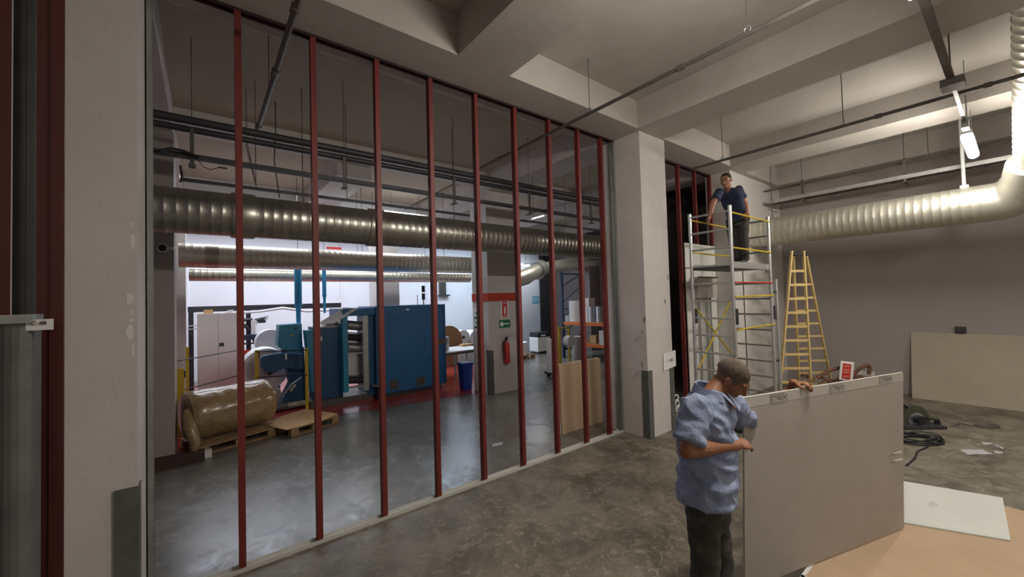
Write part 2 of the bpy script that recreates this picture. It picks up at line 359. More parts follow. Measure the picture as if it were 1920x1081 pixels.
for tx, bx in zip((447, 587, 706, 804, 888, 961, 1025, 1079, 1122), (453, 598, 719, 822, 909, 982, 1047, 1102, 1145)):
    x = (at(tx, 200, y=YP).x + at(bx, 900, y=YP).x) / 2
    x = (at(tx, 60, y=YP).x if tx < 600 else x)
    xb = at(bx, {453: 1070, 598: 1015}.get(bx, 880), y=YP).x; xt = at(tx, {447: 27, 587: 70}.get(tx, 180), y=YP).x
    cstud((xb + xt) / 2, YP, 0.003, ZS - 0.006, M['red'], part)
chan((-0.31, YP, 0.0), (5.155, YP, 0), M['pale'], part, 'bottom_track')
chan((-0.31, YP, ZS - 0.001), (5.155, YP, 0), M['darkred'], part, 'top_track', up=-1, h=0.022)
jl = MB().bb((-0.315, YP - 0.037, 0.004), (-0.311, YP + 0.037, ZS - 0.01)).bb((-0.315, YP - 0.037, 0.004), (-0.28, YP - 0.034, ZS - 0.01)).bb((-0.315, YP + 0.034, 0.004), (-0.28, YP + 0.037, ZS - 0.01)).build('side_track', M['galv'], part); jl['label'] = 'galvanised end channel'
jr = MB().bb((5.151, YP - 0.037, 0.004), (5.155, YP + 0.037, ZS - 0.01)).bb((5.115, YP - 0.037, 0.004), (5.155, YP - 0.034, ZS - 0.01)).bb((5.115, YP + 0.034, 0.004), (5.155, YP + 0.037, ZS - 0.01)).build('side_track', M['galv'], part)
part2 = T('stud_partition', 'dark frame of red steel studs right of the far white pillar, behind the scaffold tower', 'partition frame', (7.1, YP, 0))
for px in (1262, 1284, 1305, 1333):
    x = {1262: 6.42, 1284: 7.12}.get(px) or at(px, 400, y=YP).x
    cstud(x - 0.03, YP, 0.003, ZS - 0.006, M['red'], part2)
chan((5.85, YP, 0), (8.35, YP, 0), M['galv'], part2, 'bottom_track'); chan((5.85, YP, ZS - 0.001), (8.35, YP, 0), M['darkred'], part2, 'top_track', up=-1)
for k, (x0, x1) in enumerate(((7.16, 7.755), (7.76, 8.35))):
    MB().bb((x0, 3.857, 0.01), (x1, 3.87, 3.07)).build('panel', M['boardwhite'], part2)

# upright studs standing close to the camera, left edge of the picture
def near_stud(px, y, w, z1, m, label, name='steel_stud', cat='stud', d=0.05):
    x = at(px, 600, y=y).x
    pr = [(0, 0), (w, 0), (w, 0.012), (w - 0.003, 0.012), (w - 0.003, 0.003), (w * .52, 0.003), (w * .5, -0.004), (w * .48, 0.003), (0.003, 0.003), (0.003, d), (0, d)]
    mb = MB().prism([(x + a, y + b_, 0) for a, b_ in pr], (0, 0, z1))
    return one(name, mb, m, label, cat, 'upright steel profiles beside the near pillar')
near_stud(67, 2.0, 0.062, ZS - 0.002, M['shadedred'], 'tall red steel stud upright just left of the near pillar')
near_stud(22, 2.06, 0.058, ZS - 0.002, M['dullgalv'], 'tall grey galvanised stud upright left of the red stud by near pillar')
near_stud(-25, 2.0, 0.044, ZS - 0.002, M['shadedred'], 'tall red steel stud at the very left edge of the photo')
x0 = at(-8, 700, y=1.86).x; x1 = at(64, 700, y=1.86).x; zt = at(30, 592, y=1.86).z
rp = []
for i in range(9):
    a = math.pi * i / 8; rp.append((x0 + (x1 - x0) * (0.5 - 0.5 * math.cos(a)), 1.86 - 0.03 * math.sin(a), 0))
sh = one('steel_stud', MB().prism(rp + [(x1, 1.93, 0), (x0, 1.93, 0)], (0, 0, zt)), M['dullgalv'], 'short rounded galvanised profile with a pale rim, in front of the left tall studs', 'stud', 'upright steel profiles beside the near pillar')
cap = MB().bb((x0 - 0.004, 1.822, zt - 0.022), (x1 + 0.004, 1.932, zt + 0.004)).build('end_cap', M['galv'], sh)
lb = MB().bb((x1 - 0.012, 1.838, zt - 0.045), (x1 + 0.042, 1.845, zt - 0.012)).build('tag', M['white'], sh)
text('tag_print', 'C 48', 0.016, (x1 + 0.014, 1.836, zt - 0.024), (1, 0, 0), (0, 0, 1), M['ink'], sh)

# ------------------------------------------------------------------ ducts
def duct(name, a, b_, r, m, label, pitch=0.10, parent=None):
    a = Vector(a); b_ = Vector(b_); L = (b_ - a).length; prof = []; h = 0.0
    while h < L:
        prof += [(h, r), (h + pitch * 0.78, r), (h + pitch * 0.84, r + 0.0022), (h + pitch * 0.94, r + 0.0022)]; h += pitch
    prof = [(x, q) for x, q in prof if x <= L] + [(L, r)]
    t = T(name, label, 'duct', a)
    MB().lathe(a, b_ - a, prof, 36).build('duct_tube', m, t, smooth=True)
    return t
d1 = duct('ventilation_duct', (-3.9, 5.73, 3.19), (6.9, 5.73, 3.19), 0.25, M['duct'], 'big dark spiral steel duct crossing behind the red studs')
# joint collars and straps
for px in (457, 706):
    x = at(px, 420, y=5.6).x
    MB().lathe((x - 0.12, 5.73, 3.19), (1, 0, 0), [(0, 0.262), (0.02, 0.27), (0.22, 0.27), (0.24, 0.262)], 36).build('collar', M['duct'], d1, smooth=True)
for x in (1.05, 3.3):
    MB().cyl((x, 5.73, 3.44), (x, 5.73, ZC), 0.006, n=6).build('hanger_rod', M['pipe'], d1)
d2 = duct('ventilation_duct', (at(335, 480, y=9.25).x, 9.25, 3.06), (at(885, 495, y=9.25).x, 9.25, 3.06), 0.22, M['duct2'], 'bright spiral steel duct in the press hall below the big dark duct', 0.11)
x = at(398, 480, y=9.05).x
MB().lathe((x - 0.1, 9.25, 3.06), (1, 0, 0), [(0, 0.226), (0.2, 0.226)], 36).build('collar', M['duct'], d2, smooth=True)
for x in (0.6, 2.9, 5.0): MB().cyl((x, 9.25, 3.27), (x, 9.25, ZC), 0.006, n=6).build('hanger_rod', M['pipe'], d2)
d3 = duct('ventilation_duct', (at(354, 514, y=10.6).x, 10.6, 2.80), (6.6, 10.6, 2.80), 0.135, M['duct2'], 'thin spiral steel duct, lowest of those above the blue press', 0.11)
for x in (0.6, 3.2): MB().cyl((x, 10.6, 2.92), (x, 10.6, ZC), 0.006, n=6).build('hanger_rod', M['pipe'], d3)
# duct of the front hall, along the back wall, with its elbow
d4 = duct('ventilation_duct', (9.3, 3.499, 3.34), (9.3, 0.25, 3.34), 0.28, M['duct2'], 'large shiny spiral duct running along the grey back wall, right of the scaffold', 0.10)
el = []
for i in range(9):
    a = math.pi / 2 * i / 8; el.append((9.3 - 0.38 * (1 - math.cos(a)) , 0.25 - 0.42 * math.sin(a), 3.34 + 0.0 * a))
top = at(1925, -10, z=ZC + 0.0)
MB().tube([Vector((9.3, 0.28, 3.34)), Vector((9.3, 0.1, 3.35)), Vector((9.22, -0.05, 3.42)), Vector((9.05, -0.14, 3.56)), Vector((8.8, -0.17, 3.74))], [0.28, 0.285, 0.28, 0.27, 0.25], 28).build('elbow', M['duct2'], d4, smooth=True)
d5a = Vector((8.8, -0.17, 3.72)); d5b = Vector((6.2, -0.22, ZC - 0.01))
prof = []; h = 0; L = (d5b - d5a).length
while h < L: prof += [(h, 0.17), (h + 0.08, 0.17), (h + 0.09, 0.178), (h + 0.105, 0.178)]; h += 0.115
MB().lathe(d5a, d5b - d5a, [p for p in prof if p[0] < L] + [(L, 0.17)], 28).build('rising_branch', M['duct2'], d4, smooth=True)
xh = at(1806, 320, x=9.3)
MB().cyl((9.3, xh.y, 3.60), (9.3, xh.y, ZC), 0.022, n=8).build('hanger_rod', M['white'], d4); MB().cyl((9.3, xh.y, 3.60), (9.3, xh.y, 3.66), 0.05, n=10).build('hanger_foot', M['white'], d4)
MB().cyl((9.3, 3.1, 3.61), (9.3, 3.1, ZC), 0.008, n=6).build('hanger_rod', M['pipe'], d4)
# flattened light duct near the store
d6 = T('ventilation_duct', 'pale grey sagging duct joint hanging right of the extinguisher pillar', 'duct', at(985, 510, y=10))
MB().tube([at(955, 528, y=9.6), at(985, 518, y=9.8), at(1010, 505, y=10.2)], [0.24, 0.27, 0.22], 20).build('duct_tube', M['duct2'], d6, smooth=True)
MB().tube([at(1006, 508, y=10.15), at(1014, 503, y=10.3)], [0.31, 0.31], 20).build('collar', M['galv'], d6, smooth=True)
MB().tube([at(1012, 504, y=10.2), at(1060, 497, y=10.6), at(1150, 492, y=10.6)], [0.2, 0.24, 0.24], 20).build('duct_tube', M['duct2'], d6, smooth=True)
for px in (985, 1100): MB().cyl(at(px, 490, y=10.2), (at(px, 490, y=10.2).x, 10.2, ZC), 0.006, n=6).build('hanger_rod', M['pipe'], d6)

# ------------------------------------------------------------------ pipes, conduits, trays
def pipe(name, pts, r, label, hang=(), coup=(), m='pipe', cat='pipe', hook=False, group=None):
    pts = [Vector(p) for p in pts]; t = T(name, label, cat, pts[0], group)
    MB().tube(pts, r, 10).build('pipe', M[m], t, smooth=True)
    for p in hang:
        p = Vector(p); MB().cyl(p, (p.x, p.y, ZC), 0.005, n=6).build('hanger_rod', M['pipe'], t)
        hk = []
        for i in range(9):
            a = -math.pi * 0.25 + math.pi * 1.5 * i / 8; hk.append(p + Vector((0.0, math.cos(a) * r * 1.3, math.sin(a) * r * 1.3 + r * 0.9)))
        MB().tube(hk, 0.006, 6).build('hook', M['galv'], t)
    for p, q in coup: MB().cyl(p, q, r * 1.45, n=12).build('coupling', M[m], t, smooth=True)
    return t
pipe('conduit_pipe', [(3.67, 5.55, 4.3), (3.68, 0.5, 4.3)], 0.02, 'long thin ceiling pipe passing through the stud frame', hang=[(3.68, 3.1, 4.32), (3.68, 1.35, 4.32)], coup=[((3.68, 1.9, 4.3), (3.68, 1.98, 4.3)), ((3.67, 4.9, 4.3), (3.67, 4.98, 4.3))])
pipe('conduit_pipe', [(0.56, 5.70, 4.3), (0.56, 1.0, 4.3)], 0.024, 'dark pipe end hanging at upper left, between first and second red stud', hang=[(0.56, 4.7, 4.32)], coup=[((0.56, 5.62, 4.3), (0.56, 5.72, 4.3)), ((0.56, 4.2, 4.3), (0.56, 4.32, 4.3)), ((0.56, 3.2, 4.3), (0.56, 3.28, 4.3))])
pipe('conduit_pipe', [(6.5, 3.35, 4.2), (6.5, -1.2, 4.2)], 0.02, 'thin ceiling pipe above the worker on the scaffold', hang=[(6.5, 2.82, 4.22), (6.5, 1.32, 4.22), (6.5, -0.5, 4.22)], coup=[((6.5, 0.95, 4.2), (6.5, 1.02, 4.2)), ((6.5, 0.1, 4.2), (6.5, 0.16, 4.2))])
pipe('conduit_pipe', [(9.95, 3.45, 4.35), (9.95, -1.0, 4.35)], 0.018, 'thin pipe above the grey cable tray along the back wall', hang=[(9.95, 0.9, 4.37)])
# twin pipes behind the studs
ra = T('pipe_rack', 'long dark pair of pipes on hangers high behind the red studs', 'pipe rack', (-0.4, 5.3, 4.0))
for dz, yy, r in ((0.03, 5.27, 0.042), (-0.045, 5.33, 0.034)):
    MB().tube([(-3.5, yy, 4.02 + dz), (6.8, yy, 4.05 + dz)], r, 12).build('pipe', M['dark'], ra, smooth=True)
for px in (360, 645, 850, 990, 1105):
    p = at(px, 300, y=5.3); MB().bb((p.x - 0.018, 5.28, 3.60), (p.x + 0.018, 5.31, 3.99)).build('hanger_bar', M['pipe'], ra); MB().cyl((p.x, 5.3, 4.06), (p.x, 5.3, ZC), 0.004, n=6).build('hanger_rod', M['pipe'], ra)
    MB().bb((p.x - 0.03, 5.24, 3.585), (p.x + 0.03, 5.37, 3.60)).build('bracket', M['pipe'], ra)
rb = T('cable_rail', 'thin dark rail below the twin pipes behind the red studs', 'rail', (-0.4, 5.3, 3.69))
MB().bb((-0.5, 5.26, 3.665), (6.8, 5.34, 3.71)).build('rail', M['dark'], rb)
b1 = MB().bb(at(409, 312, y=5.25), at(426, 317, y=5.31)).build('junction_box', M['dark'], rb)
MB().tube([at(372, 300, y=5.25), at(380, 312, y=5.24), at(395, 318, y=5.24), at(410, 314, y=5.25)], 0.004, 6).build('cable', M['black'], rb)
MB().tube([at(300, 282, y=5.2), at(320, 278, y=5.2), at(345, 283, y=5.2), at(372, 295, y=5.25)], 0.014, 6).build('cable', M['black'], rb)
rc = T('cable_rail', 'lowest dark rail just above the big duct, behind the left studs', 'rail', (-0.1, 5.9, 3.6))
MB().bb((at(338, 337, y=5.9).x, 5.88, 3.57), (at(880, 402, y=5.9).x, 5.92, 3.605)).build('rail', M['dark'], rc)
MB().tube([at(338, 341, y=5.9), at(342, 335, y=5.88), at(338, 310, y=5.9)], 0.014, 6).build('end_bracket', M['pipe'], rc)
for px in (480, 650): p = at(px, 350, y=5.9); MB().cyl((p.x, 5.9, 3.6), (p.x, 5.9, ZC), 0.005, n=6).build('hanger_rod', M['pipe'], rc)
rd = T('cable_rail', 'short dark rail above the big duct behind the right studs', 'rail', (5.5, 5.9, 3.6))
MB().bb((at(975, 412, y=5.9).x, 5.88, 3.60), (7.3, 5.92, 3.635)).build('rail', M['dark'], rd)
for px in (1000, 1060): p = at(px, 400, y=5.9); MB().cyl((p.x, 5.9, 3.6), (p.x, 5.9, ZC), 0.005, n=6).build('hanger_rod', M['pipe'], rd)
pipe('vent_cable', [at(516, 190, y=5.5), at(517, 250, y=5.5), at(514, 300, y=5.5), at(524, 371, y=5.6)], 0.006, 'thin black cable hanging over the big duct near the left studs', m='black', cat='cable')
# light trusses behind, over the press hall
for i, (pa, pb, lab) in enumerate((((760, 392), (850, 345), 'thin pale ceiling strut above the big duct, left of the others'), ((985, 402), (1075, 378), 'thin pale ceiling strut above the big duct near the right studs'), ((480, 345), (462, 268), 'short pale ceiling strut by the first red stud'))):
    a = at(*pa, y=6.6 if i < 2 else 7.0); b_ = at(*pb, y=6.9 if i < 2 else 6.2)
    t = T('ceiling_strut', lab, 'strut', a); MB().bar(a, b_, 0.03, 0.02).build('strut', M['galv'], t)
    MB().cyl(b_, (b_.x, b_.y, ZC), 0.005, n=6).build('hanger_rod', M['pipe'], t)
# light fittings in the press hall
for i, (px, py, yy, lab) in enumerate(((668, 386, 10.2, 'slim fluorescent fitting seen just above the big duct'), (1000, 497, 12.2, 'fluorescent fitting below the dark duct near the store'), (760, 388, 10.0, 'pale fluorescent fitting over the press hall beside the third stud'))):
    c = at(px, py, y=yy); c.z = min(c.z, 4.4); t = T('fluorescent_lamp', lab, 'lamp', c)
    MB().bb(c + Vector((-0.6, -0.08, 0)), c + Vector((0.6, 0.08, 0.06))).build('housing', M['white'], t); MB().cyl(c + Vector((-0.55, 0, -0.02)), c + Vector((0.55, 0, -0.02)), 0.025, n=10).build('tube', M['lampcool'], t)
    for s in (-0.4, 0.4): MB().cyl(c + Vector((s, 0, 0.06)), (c.x + s, c.y, ZC), 0.004, n=6).build('hanger_rod', M['pipe'], t)
# cable tray along back wall
ct = T('cable_tray', 'grey cable tray with pale lower edge hanging along the back wall above the duct', 'cable tray', (9.8, 0, 4.05))
MB().bb((9.78, -1.5, 4.03), (9.82, 3.2, 4.095)).build('side_rail', M['alu'], ct)
MB().bb((10.08, -1.5, 4.03), (10.11, 3.4, 4.075)).build('side_rail', M['pipe'], ct)
mbr = MB()
for i in range(18): MB().bb((9.82, -1.3 + i * 0.26, 4.035), (10.08, -1.27 + i * 0.26, 4.05)).build('rung', M['pipe'], ct)
for px in (1503, 1697):
    p = at(px, 340, x=9.8); MB().bb((9.80, p.y - 0.02, 3.98), (9.84, p.y + 0.02, 4.40)).build('hanger_bar', M['pipe'], ct); MB().cyl((9.82, p.y, 4.4), (9.82, p.y, ZC), 0.006, n=6).build('hanger_rod', M['pipe'], ct)
    MB().bb((9.76, p.y - 0.02, 3.965), (10.15, p.y + 0.02, 3.99)).build('bracket', M['pipe'], ct)
# lighting track and battens in the front hall
lt = T('lighting_track', 'grey lighting track running away from top right towards the bright lamp', 'track', (4.0, 0.34, 4.1))
MB().bb((-3.5, 0.315, 4.09), (5.75, 0.365, 4.135)).build('rail', M['pipe'], lt)
MB().bb((5.75, 0.325, 4.095), (7.35, 0.355, 4.125)).build('rail', M['galv'], lt)
MB().bb((5.66, 0.25, 4.03), (5.86, 0.41, 4.10)).build('joint_box', M['pipe'], lt); MB().cyl((5.75, 0.34, 4.13), (5.75, 0.34, ZC), 0.006, n=6).build('hanger_rod', M['pipe'], lt)
MB().bb((7.25, 0.31, 4.01), (7.42, 0.37, 4.12)).build('end_clip', M['alu'], lt)
for x in (1.5, 3.4): MB().cyl((x, 0.34, 4.13), (x, 0.34, ZC), 0.006, n=6).build('hanger_rod', M['pipe'], lt)
def batten(x0, x1, y, z, label):
    t = T('batten_lamp', label, 'lamp', ((x0 + x1) / 2, y, z), 'batten lamps under the lighting track')
    MB().bb((x0, y - 0.045, z), (x1, y + 0.045, z + 0.05)).build('housing', M['white'], t, bevel=0.008)
    MB().tube([(x0 + 0.01, y, z - 0.02), (x0 + 0.05, y, z - 0.025), (x1 - 0.05, y, z - 0.025), (x1 - 0.01, y, z - 0.02)], [0.03, 0.055, 0.055, 0.03], 12).build('diffuser', M['lamp'], t, smooth=True)
    for s in (x0 + 0.2, x1 - 0.2): MB().cyl((s, y, z + 0.05), (s, y, ZC if x0 > 7 else 4.09), 0.006, n=6).build('hanger_rod', M['galv'], t)
batten(7.45, 8.65, 0.34, 3.98, 'glowing batten lamp hanging at upper right below the ceiling beams')
batten(2.35, 3.65, 0.34, 4.02, 'glowing batten lamp just above the top edge of the photo')

# ------------------------------------------------------------------ scaffold tower
A = Vector((6.38, 3.33, 0)); B = Vector((6.36, 2.69, 0)); C = Vector((7.85, 2.69, 0)); D = Vector((7.87, 3.33, 0))
sc = T('scaffold_tower', 'aluminium mobile scaffold tower with yellow braces carrying a worker', 'scaffold', (7.1, 3.0, 0))
ztop = {'A': 3.42, 'B': 3.44, 'C': 3.42, 'D': 3.42}
for P_, n in ((A, 'A'), (B, 'B'), (C, 'C'), (D, 'D')):
    MB().cyl(P_ + Vector((0, 0, 0.22)), P_ + Vector((0, 0, ztop[n])), 0.027, n=12).build('post', M['alu'], sc, smooth=True)
    cs = MB().cyl(P_ + Vector((-0.03, 0, 0.075)), P_ + Vector((0.03, 0, 0.075)), 0.075, n=16).build('caster', M['black'], sc, smooth=True)
    MB().bar(P_ + Vector((0, 0, 0.075)), P_ + Vector((0, 0, 0.24)), 0.05, 0.09).build('caster_fork', M['galv'], cs)
for k in range(12):
    z = 3.36 - 0.275 * k
    if z > 0.25:
        MB().cyl((A.x, A.y, z), (B.x, B.y, z), 0.017, n=8).build('rung', M['alu'], sc, smooth=True)
        MB().cyl((D.x, D.y, z), (C.x, C.y, z), 0.017, n=8).build('rung', M['galv'], sc, smooth=True)
# locking clips on the posts at the joint height
for P_ in (A, B, C):
    MB().cyl(P_ + Vector((0.02, -0.02, 1.62)), P_ + Vector((0.02, -0.02, 1.86)), 0.034, n=10).build('joint_clip', M['dark'], sc)
def brace(a, b_, r=0.014, m='yellow'): MB().cyl(a, b_, r, n=8).build('brace', M[m], sc, smooth=True)
for z in (3.33, 2.79):
    brace((B.x, B.y - 0.02, z), (C.x, C.y - 0.02, z)); brace((A.x, A.y + 0.02, z), (D.x, D.y + 0.02, z))
brace((B.x, B.y - 0.03, 2.04), (C.x, C.y - 0.03, 2.04)); brace((B.x, B.y - 0.03, 1.54), (C.x, C.y - 0.03, 1.54))
brace((B.x, B.y - 0.03, 2.26), (C.x, C.y - 0.03, 2.26), 0.012, 'signred')
brace(A + Vector((0.02, 0.03, 1.95)), D + Vector((0, 0.03, 0.9))); brace(A + Vector((0.02, 0.03, 0.75)), D + Vector((0, 0.03, 2.0)))
dk = MB().bb((6.37, 2.72, 2.50), (7.86, 3.31, 2.545)).build('platform', M['dark'], sc)
for y0, y1 in ((2.70, 2.725), (3.305, 3.33)): MB().bb((6.37, y0, 2.49), (7.86, y1, 2.585)).build('side_beam', M['alu'], sc)
for x in (6.5, 7.73): MB().tube([(x, 2.71, 2.49), (x, 2.71, 2.46), (x + 0.03, 2.71, 2.44), (x + 0.05, 2.71, 2.46)], 0.008, 6).build('hook', M['dark'], sc)
# outrigger leg beside the right post
ot = MB().cyl((8.0, 2.66, 0.05), (8.0, 2.66, 2.32), 0.026, n=12).build('outrigger_leg', M['alu'], sc, smooth=True)
MB().cyl((8.0, 2.66, 0.0), (8.0, 2.66, 0.06), 0.06, n=12).build('rubber_foot', M['yellow'], ot)
for z in (0.9, 2.1): MB().cyl((7.85, 2.69, z), (8.0, 2.66, z), 0.02, n=8).build('clamp', M['dark'], ot)

# ------------------------------------------------------------------ folding wooden ladder
ld = T('step_ladder', 'tall pale wooden double ladder standing right of the scaffold tower', 'ladder', at(1500, 740, z=0))
TL = at(1484, 476, d=7.58); TR = at(1507, 476, d=7.58); TL2 = at(1487, 476, d=7.75); TR2 = at(1511, 476, d=7.75)
FL = at(1460, 753, z=0); FR = at(1522, 753, z=0)
def foot(top, px, py, d): p = at(px, py, d=d); return top + (p - top) * ((top.z) / (top.z - p.z))
RR = foot(TR2, 1553, 690, 8.35); RL = foot(TL2, 1497, 690, 8.35)
def stile(a, b_, w=0.05): 
    d = (b_ - a).normalized(); MB().bar(b_, a - d * 0.06, 0.028, w, up=CR[2]).build('stile', M['wood'], ld)
for a, b_ in ((TL, FL), (TR, FR), (TL2, RL), (TR2, RR)): stile(a, b_)
for k in range(10):
    t = 0.115 + 0.094 * k
    MB().bar(TL.lerp(FL, t), TR.lerp(FR, t), 0.03, 0.045).build('rung', M['wood'], ld)
    if k > 0: MB().bar(TL2.lerp(RL, t), TR2.lerp(RR, t), 0.03, 0.04).build('rung', M['wood'], ld)
MB().cyl(TL, TR, 0.012, n=8).build('hinge_rod', M['dark'], ld)
for p in (TL, TR): MB().box(p + (TL2 - TL) * 0.5, (0.05, 0.09, 0.09)).build('hinge', M['dark'], ld)

# ------------------------------------------------------------------ boards in the front hall
ZB = 0.10
fr0 = Vector((3.36, 1.06, 0)); ex = (Vector((5.71, 1.06, 0)) - fr0); sx0, sx1, sy0, sy1 = 3.30, 5.73, -0.18, 1.03
nb = 8
for k in range(nb):
    t = ZB / nb; j = 0.0 if k == nb - 1 else random.uniform(-0.006, 0.006)
    mb = MB().bb((sx0 + j, sy0 + j, k * t + 0.0004), (sx1 + j, sy1 + j * 0.6, (k + 1) * t - 0.0004))
    if k < nb - 1: o = one('plasterboard_sheet', mb, M['gypsum'], 'plasterboard sheet within the low floor stack, under the tan top sheet', 'board', 'plasterboards stacked on the floor')
    else:
        o = one('plasterboard_sheet', mb, M['boardback'], 'large tan sheet on top of the low floor stack at lower right', 'board', 'plasterboards stacked on the floor')
        e = MB().bb((sx0 - 0.004, sy0, ZB - t + 0.001), (sx0 + 0.03, sy1 + 0.002, ZB + 0.0012)).bb((sx0, sy1 - 0.02, ZB - t + 0.001), (sx1, sy1 + 0.003, ZB + 0.0012)).build('paper_edge', M['gypsum'], o)
wq = [at(1660, 898, z=ZB), at(1880, 935, z=ZB), at(1895, 1015, z=ZB), at(1640, 972, z=ZB)]
wp = one('plasterboard_offcut', MB().prism([p + Vector((0, 0, 0.001)) for p in wq], (0, 0, 0.0125)), M['boardwhite'], 'white plasterboard offcut lying on the tan stack at lower right', 'board')
off = woff(wp); mr = at(1750, 945, z=ZB + 0.0145)
MB().add([mr + Vector((0.07 * math.cos(a) * (1 + 0.3 * math.sin(3 * a)), 0.035 * math.sin(a), 0)) - off * 0 for a in [i * math.pi / 8 for i in range(16)]], [tuple(range(16))]).build('smudge', mat('smudged_paper', (0.54, 0.54, 0.51), 0.8), wp)
# upright board held by the worker
bl0 = at(1397, 1106, d=2.65); br0 = at(1695, 990, d=3.3); bl0.z = br0.z = ZB + 0.016; bl1 = at(1395, 745, d=2.65); br1 = br0 + (bl1 - bl0)
nrm = (br0 - bl0).cross(Vector((0, 0, 1))).normalized()
if nrm.dot(CAM - bl0) < 0: nrm = -nrm
hb = T('plasterboard_sheet', 'upright grey plasterboard held on edge by the worker in the blue shirt', 'board', (bl0 + br0) / 2)
MB().prism([bl0, br0, br1, bl1], -nrm * 0.0125).build('panel', M['boardgrey'], hb)
ba = (bl1 - bl0); 
MB().prism([bl1 - ba * 0.001 + nrm * 0.0006, br1 + nrm * 0.0006, br1 + Vector((0, 0, 0.0015)) + nrm * 0.0006, bl1 + Vector((0, 0, 0.0015)) + nrm * 0.0006], -nrm * 0.0135).build('paper_edge', M['gypsum'], hb)
MB().prism([bl1.lerp(br1, 0) - (bl1 - bl0) * 0.055 + nrm * 0.0008, br1 - (br1 - br0) * 0.055 + nrm * 0.0008, br1 - (br1 - br0) * 0.004 + nrm * 0.0008, bl1 - (bl1 - bl0) * 0.004 + nrm * 0.0008], nrm * 0.0004).build('edge_tape', mat('board_edge_tape', (0.455, 0.42, 0.375), 0.8), hb)
along = (br1 - bl1).normalized()
def onb(px, py):
    r = pxdir(px, py); t = (bl1 - CAM).dot(nrm) / r.dot(nrm); return CAM + r * t + nrm * 0.0016
for px, py, sx in ((1460, 745, 1.0), (1569, 727, 1.0), (1660, 711, 1.0)):
    c = onb(px, py)
    w = 0.062; hh = 0.021
    text('board_print', '[CTREX]', 0.047, c, along, bl1 - bl0, M['print'], hb, depth=0.0006)
    for s in (-1, 1): MB().prism([c + along * (-0.09) + Vector((0, 0, s * 0.025)), c + along * 0.06 + Vector((0, 0, s * 0.025)), c + along * 0.06 + Vector((0, 0, s * 0.028)), c + along * (-0.09) + Vector((0, 0, s * 0.028))], nrm * 0.0003).build('print_line', M['print'], hb)
for yy, w in ((848, 10), (862, 12)):
    c = onb(1690 - (862 - yy) * 0.1, yy); e2 = onb(1676, yy + 2); MB().prism([e2, c + along * 0.01, c + along * 0.01 + Vector((0, 0, 0.014)), e2 + Vector((0, 0, 0.010))], nrm * 0.001).build('torn_paper', M['gypsum'], hb)
# board leaning on the back wall
l0 = at(1710, 738, z=0.0); xb = 10.72
lw0 = Vector((xb, at(1710, 738, x=xb).y, 0.002)); lw1 = Vector((xb, -1.1, 0.002)); zt = at(1710, 622, x=10.95).z
one('plasterboard_sheet', MB().prism([lw0, lw1, Vector((10.985, lw1.y, zt)), Vector((10.985, lw0.y, zt))], (-0.0125, 0, 0)), M['boarddim'], 'long plasterboard leaning against the grey back wall at far right', 'board')
sk = at(1801, 618, x=10.97)
t = T('wall_socket', 'small dark socket box on the back wall above the leaning board', 'socket', sk)
MB().bb(sk + Vector((-0.03, -0.07, -0.06)), sk + Vector((0.03, 0.07, 0.06))).build('box', M['dark'], t, bevel=0.008)
# sign on the pillar and wall fittings
ps = Vector((5.68, 3.40, 1.06))
t = T('wall_sign', 'small white sign on the corner of the far pillar beside the dark opening', 'sign', ps)
sp0 = at(1244, 662, y=3.405); sp1 = at(1266, 690, y=3.405)
MB().prism([(sp0.x, 3.412, sp1.z), (sp1.x, 3.395, sp1.z + 0.04), (sp1.x, 3.395, sp0.z + 0.02), (sp0.x, 3.412, sp0.z - 0.01)], (0, -0.006, 0)).build('plate', M['white'], t)
text('sign_print', '1 - 823', 0.065, ((sp0.x + sp1.x) / 2, 3.392, (sp0.z + sp1.z) / 2 + 0.01), (1, 0.0, 0), (0, 0, 1), M['print'], t)
# electric box and conduits on the white boards behind the scaffold
eb0 = at(1294, 520, y=3.80); 
t = T('electric_box', 'pale grey electric cabinet on the white boards behind the scaffold', 'electric box', (7.5, 3.8, 2.0))
MB().bb((7.28, 3.70, 2.02), (8.05, 3.855, 2.42)).build('cabinet', M['wall'], t, bevel=0.01)
for x in (7.55, 7.85, 8.0): MB().cyl((x, 3.82, 0.02), (x, 3.82, 2.02), 0.018, n=8).build('conduit', M['galv'], t)
MB().bb((7.3, 3.69, 2.40), (8.07, 3.70, 2.43)).build('cabinet_lid', M['pipe'], t)
pipe('wall_cable', [(8.75, 3.49, 0.02), (8.75, 3.49, 1.2), (8.73, 3.49, 2.6)], 0.008, 'thin vertical cable on the white wall behind the scaffold', m='dark', cat='cable')
# things in the dark gap behind the gap of the second frame
t = T('cable_bundle', 'white bundled cables on floor in the dark gap by the far pillar', 'cable', (6.25, 3.7, 0))
for k in range(5):
    a = at(1268 + k * 2, 745 + k * 11, y=3.72)
    MB().tube([a + Vector((math.cos(q * 0.9) * 0.07, 0, math.sin(q * 0.9) * 0.05)) for q in range(8)], 0.014, 6).build('loop', M['white'], t)
